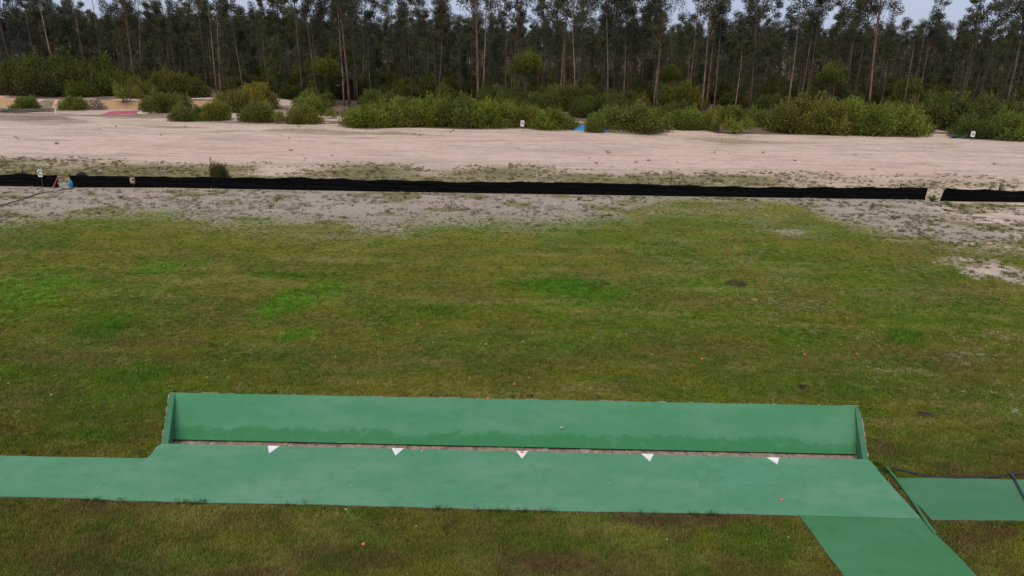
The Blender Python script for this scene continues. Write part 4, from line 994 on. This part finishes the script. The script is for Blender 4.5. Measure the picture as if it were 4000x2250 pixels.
# ------------------------------------------------------------------ eucalypts
def put_tree(pr, X_, Y_, s_, rz, label, group=None, tcol=(1, 1, 1), ccol=(1, 1, 1), tilt=(0, 0)):
    g = gz1(X_, Y_); o = thing('eucalyptus_tree', label, 'tree', (X_, Y_, g), 0, group)
    o.rotation_euler = (tilt[1], tilt[0], rz); o.scale = (s_, s_, s_)
    t = link('trunk', pr[1], o); t.color = (*tcol, 1)
    if pr[2] is not None: c = link('crown', pr[2], o); c.color = (*ccol, 1)
    return o
BIG = [p for p in PROTO if p[0] == 'big']; MID = [p for p in PROTO if p[0] == 'mid']; THIN = [p for p in PROTO if p[0] == 'thin']; DEAD = [p for p in PROTO if p[0] == 'dead']; SAP = [p for p in PROTO if p[0] == 'sap']
RED = (1.15, .92, .84); PAL = (1.75, 1.58, 1.45); GRY = (1.0, 1.0, 1.02)
hero = [  # u of the base, distance, prototype, scale, trunk colour, lean, label
 (533, 119, BIG[0], .98, RED, 0, 'lone tall reddish trunk rising above the pink sheet at left'),
 (1340, 117, MID[1], 1.08, PAL, -.01, 'pale left hand stem of the tall twin trunks left of centre'),
 (1362, 116, BIG[1], 1.00, RED, .02, 'thick reddish right hand stem of the tall twin trunks left of centre'),
 (1395, 121, MID[3], .95, GRY, 0, 'slim grey trunk just right of the tall twin trunks'),
 (1868, 120, BIG[2], 1.0, PAL, -.012, 'bright left stem of the pale pair just left of centre'),
 (1886, 121, MID[0], 1.08, PAL, .03, 'right stem of the pale pair just left of centre'),
 (2034, 124, MID[2], 1.05, RED, .02, 'reddish trunk just right of centre'),
 (2190, 121, MID[1], 1.0, PAL, 0, 'pale straight trunk with peeling reddish neighbour right of centre'),
 (2206, 122, BIG[0], .93, RED, .01, 'shaggy reddish trunk beside the pale straight one'),
 (2440, 122, MID[4], 1.05, PAL, 0, 'pale slender trunk above the widest dark bush'),
 (2452, 125, MID[2], 1.02, RED, .01, 'reddish trunk just right of the pale slender one'),
 (2560, 123, BIG[1], .92, RED, .02, 'trunk carrying the dark dense crown right of centre'),
 (2750, 120, MID[0], 1.1, RED, .01, 'tall reddish trunk above the airy olive bush'),
 (2768, 123, MID[3], 1.05, PAL, .04, 'leaning trunk right of the tall reddish trunk'),
 (2940, 121, MID[1], 1.08, PAL, .03, 'tall pale trunk left of the big right hand clump'),
 (3092, 120, MID[4], 1.08, PAL, .02, 'pale trunk above the tall brownish bush'),
 (3135, 122, THIN[3], 1.1, PAL, .03, 'thin white trunk right of the pale trunk at right'),
 (3160, 124, MID[2], 1.0, RED, .02, 'dark reddish trunk third from the brownish bush'),
 (3348, 126, MID[3], 1.08, RED, .02, 'reddish trunk left of the thick leaning trunk at right'),
 (3412, 121, BIG[2], 1.0, RED, .05, 'thick leaning trunk with pale side at right'),
 (3765, 124, MID[0], 1.05, RED, .02, 'shaggy trunk above the bushes at far right'),
 (3810, 126, MID[4], 1.0, GRY, .02, 'slim trunk second from the right edge'),
 (3950, 121, BIG[0], 1.02, GRY, .03, 'dark heavy crowned tree at the right edge'),
 (60, 124, BIG[1], 1.0, GRY, -.01, 'dark heavy crowned tree at the left edge'),
 (230, 123, MID[2], 1.0, PAL, -.04, 'leaning pale trunk above the left thicket'),
 (860, 124, THIN[2], 1.05, PAL, -.02, 'thin pale trunk above the olive bush row'),
 (1240, 119, THIN[5], .95, PAL, -.14, 'pale trunk leaning left among the domed trees'),
 (1180, 121, MID[3], 1.02, GRY, -.01, 'grey trunk with a rounded crown right of the olive row'),
]
for i, (u, Y_, pr, s_, tc, ln, lab) in enumerate(hero):
    c = PY(u, 330, Y_); put_tree(pr, c.x, Y_, s_, i * 2.4, lab, None, tc, (1, 1, 1), (ln, 0))
rr = random.Random(5); used = [(PY(h[0], 330, h[1]).x, h[1]) for h in hero]
n = 0; tries = 0
STRETCH = [(-9e9, 533, 'left of the lone reddish trunk'), (533, 1340, 'between the lone reddish trunk and the twin trunks'), (1340, 1877, 'between the twin trunks and the pale pair'), (1877, 2198, 'between the pale pair and the straight pale trunk'),
           (2198, 2560, 'below and left of the dark dense crown'), (2560, 3092, 'right of the dark dense crown'), (3092, 3412, 'left of the thick leaning trunk'), (3412, 9e9, 'right of the thick leaning trunk')]
def stretch(X_, Y_):
    for a, b, t in STRETCH:
        if (a < -9e8 or PY(a, 330, Y_).x <= X_) and (b > 9e8 or X_ < PY(b, 330, Y_).x): return t
KIND = {'thin': 'slender high crowned eucalyptus', 'mid': 'medium clump crowned eucalyptus', 'dead': 'bare leafless dead sapling', 'sap': 'leafy young eucalyptus sapling'}
while n < 300 and tries < 8000:
    tries += 1
    Y_ = 119 + 50 * rr.random() ** 1.1; X_ = rr.uniform(-1, 1) * (Y_ * .76 + 6)
    if any((X_ - a) ** 2 + (Y_ - b) ** 2 < 1.5 ** 2 for a, b in used): continue
    used.append((X_, Y_)); k = rr.random(); pr = rr.choice(THIN) if k < .50 else rr.choice(MID) if k < .70 else rr.choice(SAP) if k < .87 else rr.choice(DEAD)
    st = stretch(X_, Y_); lab = KIND[pr[0]] + ' in the forest ' + st; grp = KIND[pr[0]].replace('eucalyptus', 'eucalypt') + 's ' + st
    s_ = (rr.uniform(.58, .80) if rr.random() < .66 else rr.uniform(.86, 1.02)) * (1 + .07 * math.sin(X_ * .13)) * (1.08 if abs(X_) > 72 else 1); tc = rr.choice([RED, GRY, GRY, PAL, (1.8, 1.68, 1.6), (.7, .68, .66)]) if pr[0] in ('thin', 'dead') else rr.choice([RED, GRY, (.8, .75, .72)]); cc = rr.uniform(.75, 1.15)
    put_tree(pr, X_, Y_, s_, rr.uniform(0, 6.28), lab, grp, tc, (cc, cc * rr.uniform(.95, 1.08), cc), (rr.gauss(0, .03), rr.gauss(0, .02))); n += 1

# ------------------------------------------------------------------ stuff scattered by geometry nodes: one object each
def instancer(name, label, pts, rot, scl, objs_meshes, tcol=None):
    me = bpy.data.meshes.new(name); me.vertices.add(len(pts)); me.vertices.foreach_set('co', np.asarray(pts, 'f').ravel())
    a = me.attributes.new('rot', 'FLOAT_VECTOR', 'POINT'); a.data.foreach_set('vector', np.asarray(rot, 'f').ravel())
    a = me.attributes.new('scl', 'FLOAT_VECTOR', 'POINT'); a.data.foreach_set('vector', np.asarray(scl, 'f').ravel())
    a = me.attributes.new('pick', 'INT', 'POINT'); a.data.foreach_set('value', rng.integers(0, len(objs_meshes), len(pts)).astype('i'))
    if tcol is not None:
        a = me.attributes.new('tcol', 'FLOAT_COLOR', 'POINT'); a.data.foreach_set('color', np.c_[tcol, np.ones(len(pts))].astype('f').ravel())
    o = link(name, me); o['kind'] = 'stuff'; o['label'] = label
    ng = bpy.data.node_groups.new(name, 'GeometryNodeTree'); ng.interface.new_socket('Geometry', in_out='INPUT', socket_type='NodeSocketGeometry'); ng.interface.new_socket('Geometry', in_out='OUTPUT', socket_type='NodeSocketGeometry')
    N = ng.nodes; Lk = ng.links; gi = N.new('NodeGroupInput'); go = N.new('NodeGroupOutput'); jn = N.new('GeometryNodeJoinGeometry')
    m2p = N.new('GeometryNodeMeshToPoints'); Lk.new(gi.outputs[0], m2p.inputs[0])
    def attr(nm, ty): x = N.new('GeometryNodeInputNamedAttribute'); x.data_type = ty; x.inputs[0].default_value = nm; return x.outputs[0]
    pk = attr('pick', 'INT'); rt = attr('rot', 'FLOAT_VECTOR'); sl_ = attr('scl', 'FLOAT_VECTOR')
    e2r = N.new('FunctionNodeEulerToRotation'); Lk.new(rt, e2r.inputs[0])
    for i, om in enumerate(objs_meshes):
        src = bpy.data.objects.new(name + '_source', om)          # not linked to the scene: only its mesh is used
        oi = N.new('GeometryNodeObjectInfo'); oi.inputs['Object'].default_value = src; oi.transform_space = 'ORIGINAL'
        cp = N.new('FunctionNodeCompare'); cp.data_type = 'INT'; cp.operation = 'EQUAL'; Lk.new(pk, cp.inputs[2]); cp.inputs[3].default_value = i
        ip = N.new('GeometryNodeInstanceOnPoints'); Lk.new(m2p.outputs[0], ip.inputs['Points']); Lk.new(cp.outputs[0], ip.inputs['Selection']); Lk.new(oi.outputs['Geometry'], ip.inputs['Instance'])
        Lk.new(e2r.outputs[0], ip.inputs['Rotation']); Lk.new(sl_, ip.inputs['Scale']); Lk.new(ip.outputs[0], jn.inputs[0])
    Lk.new(jn.outputs[0], go.inputs[0])
    md = o.modifiers.new('scatter', 'NODES'); md.node_group = ng
    return o

# deep forest behind the trees that can be told apart
n = 2900; Yd = 134 + 195 * rng.random(n) ** .95; Xd = (rng.random(n) * 2 - 1) * (Yd * .78 + 10)
s_ = rng.uniform(.55, .77, n)
instancer('deep_forest', 'deep forest of dark eucalypts behind the front trees', np.c_[Xd, Yd, np.full(n, -.2)], np.c_[rng.normal(0, .03, n), rng.normal(0, .03, n), rng.uniform(0, 6.28, n)], np.c_[s_, s_, s_], [p[4] for p in PROTO if p[0] in ('thin', 'mid', 'sap')])
# dark scrub under the deep forest
n = 900; Yd = 128 + 120 * rng.random(n); Xd = (rng.random(n) * 2 - 1) * (Yd * .78 + 10); rx = rng.uniform(1.6, 3.4, n)
o = instancer('forest_scrub', 'dense low scrub filling the floor of the forest', np.c_[Xd, Yd, np.full(n, -.1)], np.c_[np.zeros(n), np.zeros(n), rng.uniform(0, 6.28, n)], np.c_[rx, rx, rng.uniform(1.8, 5.0, n)], [s[1] for s in SHRUB])
o.color = (.55, .52, .52, 1)

def tuft(seed, nb, hgt, spread, wid):
    r = random.Random(seed); mb = MB()
    for k in range(nb):
        a = r.uniform(0, 6.28); q = spread * r.random() ** .7; b = Vector((math.cos(a) * q, math.sin(a) * q, -.005)); h = hgt * r.uniform(.5, 1.2); a2 = r.uniform(0, 6.28); ln = r.uniform(.2, .9)
        tp = b + Vector((math.cos(a2) * h * ln, math.sin(a2) * h * ln, h)); s = Vector((-math.sin(a2), math.cos(a2), 0)) * wid * r.uniform(.6, 1.2)
        mb.add([b - s, b + s, tp], [(0, 1, 2)], (r.uniform(.7, 1.3),) * 3)
    return mb.mesh('tuft', M['grass'])
TUFT = [tuft(i, 16, .055, .075, .008) for i in range(4)]
TALL = [tuft(20 + i, 26, .16, .06, .009) for i in range(3)]
DRY = [tuft(40 + i, 22, .13, .10, .010) for i in range(3)]

slabs = [ROOF, RAMP, SIDE, OPEN]
def free(x, y, m=0.0):
    k = np.ones(x.shape, bool)
    for s in slabs: k &= ~inpoly(x, y, s)
    return k
n = 300000; u_ = rng.random(n); y0, y1 = 8.5, 47.0
yy = 1 / (1 / y0 - u_ * (1 / y0 - 1 / y1)); xx = (rng.random(n) * 2 - 1) * (yy * .78 + 2)
za, _ = zones(xx, yy); k = free(xx, yy) & (rng.random(n) > sst(.25, .75, za[:, 0] + (fbm(xx / .6, yy / .5, 191, 3) - .5) * 1.2)); xx, yy = xx[k], yy[k]; n = len(xx)
tc = lawn_col(xx, yy) * rng.uniform(.75, 1.5, (n, 1)) * (1 + rng.normal(size=(n, 3)) * .06)
s_ = rng.uniform(.6, 1.25, n) * (1 + .5 * blobs(xx, yy, DEEP, 61) + .3 * blobs(xx, yy, BRIGHT, 67))
instancer('grass', 'short mown grass of the lawn, green and straw coloured', np.c_[xx, yy, np.zeros(n)], np.c_[rng.normal(0, .1, n), rng.normal(0, .1, n), rng.uniform(0, 6.28, n)], np.c_[s_ * 1.15, s_ * 1.15, s_], TUFT, np.clip(tc * 1.12, 0, 1))
# long grass along slab edges and in weedy clumps
ex = []; rr = random.Random(61)
def edge_grass(pts, dens, off):
    for a, b in zip(pts[:-1], pts[1:]):
        A, B = P(*a), P(*b); L = (B - A).length
        for k in range(int(L * dens)):
            q = lp(A, B, rr.random()); f = fbm(np.array([q.x * .9]), np.array([q.y]), 7, 3)[0]
            if rr.random() < max(0, (f - .47) * 3): ex.append((q.x, q.y + off + rr.gauss(0, .03), 0))
edge_grass([(270, 1946), (450, 1957), (1000, 1969), (1500, 1980), (2000, 1993), (2500, 2003), (3000, 2012), (3118, 2016)], 22, -.07)
edge_grass([(3124, 2020), (3160, 2066), (3215, 2143), (3297, 2253)], 14, -.02)
edge_grass([(0, 1777), (280, 1783), (555, 1788)], 8, .05); edge_grass([(663, 1529), (3344, 1581)], 7, .07)
for a in ((3430, 1820), (3445, 1840), (3470, 1850), (3330, 1768), (3300, 1770), (3310, 1766)):
    for k in range(14): q = P(a[0] + rr.gauss(0, 9), a[1] + rr.gauss(0, 4)); ex.append((q.x, q.y, 0 if a[0] > 3400 else -.6))
ex = np.array(ex); n = len(ex); s_ = rng.uniform(.45, .95, n); tc = np.array([.065, .105, .022]) * rng.uniform(.6, 1.6, (n, 1))
instancer('long_grass', 'longer green grass tufts along the slab edges', ex, np.c_[np.zeros(n), np.zeros(n), rng.uniform(0, 6.28, n)], np.c_[s_, s_, s_], TALL, tc)
# bleached and olive tussocks on the bare ground around the fence
n = 52000; yy = rng.uniform(26, 68, n); xx = (rng.random(n) * 2 - 1) * (yy * .78 + 2); za, zb = zones(xx, yy)
pr_ = np.where(yy < fenceY(xx), .75 * sst(.3, .8, za[:, 0]), .0 + sst(.2, .6, za[:, 2]) * .8 * (yy < fenceY(xx) + 16)) * sst(.30, .62, fbm(xx / 1.2, yy / .9, 151, 3))
k = (rng.random(n) < pr_) & free(xx, yy) & (np.abs(yy - fenceY(xx)) > .35); xx, yy, za = xx[k], yy[k], za[k]; n = len(xx)
pal = np.array([[.50, .43, .38], [.40, .33, .27], [.17, .145, .055], [.30, .24, .19], [.20, .16, .125], [.11, .135, .035]])
w_ = rng.random(n); idx = np.where(za[:, 2] > .3, rng.choice([1, 2, 2, 5, 3], n), rng.choice([0, 0, 1, 3, 4], n)); g_ = (xx > 4) & (yy < fenceY(xx)) & (rng.random(n) < .5); idx = np.where(g_, 5, idx)
s_ = rng.uniform(.5, 1.5, n)
instancer('dry_tussocks', 'bleached dry grass tussocks on the bare ground by the fence', np.c_[xx, yy, ground_z(xx, yy)], np.c_[np.zeros(n), np.zeros(n), rng.uniform(0, 6.28, n)], np.c_[s_ * 1.3, s_ * 1.3, s_ * .8], DRY, np.clip(pal[idx] * rng.uniform(.7, 1.3, (n, 1)), 0, 1))
# dark low weeds on the thatch and brown weed stalks on the sand
def weed(seed, nb=26, h=.30):
    r = random.Random(seed); mb = MB()
    for k in range(nb):
        a = r.uniform(0, 6.28); b = Vector((math.cos(a) * .05, math.sin(a) * .05, -.02)); L = h * r.uniform(.5, 1.2); d = Vector((math.cos(a) * r.uniform(.2, 1.0), math.sin(a) * r.uniform(.2, 1.0), r.uniform(.5, 1))) * L
        mb.tube([b, b + d * .5 + Vector((0, 0, .03)), b + d], [.010, .008, .004], 3, cap=False)
        for j in range(3): q = b + d * r.uniform(.4, 1); s = Vector((r.uniform(-1, 1), r.uniform(-1, 1), r.uniform(-.3, 1))) * .06; t = Vector((r.uniform(-1, 1), r.uniform(-1, 1), 0)) * .03; mb.add([q - t, q + t, q + s], [(0, 1, 2)], (r.uniform(.7, 1.4),) * 3)
    return mb.mesh('weed', M['grass'])
WEED = [weed(i) for i in range(3)]
n = 190; yy = np.where(rng.random(n) < .35, rng.uniform(36, 48, n), rng.uniform(50, 96, n)); xx = (rng.random(n) * 2 - 1) * (yy * .78); za, zb = zones(xx, yy)
k = (za[:, 0] > .5) & (rng.random(n) < sst(.40, .72, fbm(xx / 3, yy / 3, 161, 3)) + .08) & (yy < bushY(xx)) & (np.abs(yy - fenceY(xx)) > .4); xx, yy = xx[k], yy[k]; n = len(xx); s_ = rng.uniform(.25, .8, n)
tc = np.array([[.17, .125, .095], [.12, .11, .055], [.24, .16, .13]])[rng.integers(0, 3, n)] * rng.uniform(.7, 1.3, (n, 1))
instancer('low_weeds', 'low brown and olive weeds dotted over sand and stony ground', np.c_[xx, yy, ground_z(xx, yy)], np.c_[np.zeros(n), np.zeros(n), rng.uniform(0, 6.28, n)], np.c_[s_ * 1.3, s_ * 1.3, s_], WEED, tc)
# single weeds that stand out behind the fences
def single_weed(u, v, wpx, hpx, Y_, col, label, seed, stems=34):
    c = PY(u, v, Y_); mb = MB(); r = random.Random(seed); s = wpx * ppm(Y_) / 2; h = hpx * ppm(Y_) + .0
    z0 = 0
    for k in range(stems):
        a = r.uniform(0, 6.28); q = r.random(); d = Vector((math.cos(a) * s * q, math.sin(a) * s * q, h * r.uniform(.6, 1.05) * (1 - .35 * q))); mb.tube([(0, 0, -.05), d * .5 + Vector((0, 0, .05)), d], [.012, .010, .004], 3, cap=False, col=col)
        for j in range(6): p = d * r.uniform(.35, 1); e = Vector((r.uniform(-1, 1), r.uniform(-1, 1), r.uniform(-.2, 1))) * .11; t = Vector((r.uniform(-1, 1), r.uniform(-1, 1), 0)) * .03; mb.add([p - t, p + t, p + e], [(0, 1, 2)], tuple(x * r.uniform(.7, 1.4) for x in col))
    return tag(mb.build('weed', M['bushleaf'], loc=(c.x, Y_, z0)), label, 'weed')
single_weed(93, 690, 28, 66, Yf(93) + .7, (.055, .048, .030), 'dark bristly weed behind the left fence run', 1)
single_weed(3518, 735, 60, 74, Yf(3518) + .7, (.075, .085, .030), 'spiky olive weed behind the long fence near its right end', 2)
single_weed(3905, 745, 30, 84, Yf(3905) + .7, (.070, .080, .032), 'upright olive weed behind the far right fence', 3)
single_weed(3868, 745, 26, 62, Yf(3868) + .7, (.080, .088, .035), 'smaller olive weed behind the far right fence', 5)
single_weed(2620, 720, 8, 120, Yf(2620) + .6, (.16, .10, .085), 'tall thin dead stalk behind the long fence right of centre', 4, 4)
single_weed(3642, 786, 56, 26, Yf(3642) - .1, (.15, .14, .055), 'low olive grass clump filling the right fence gap', 6, 60)
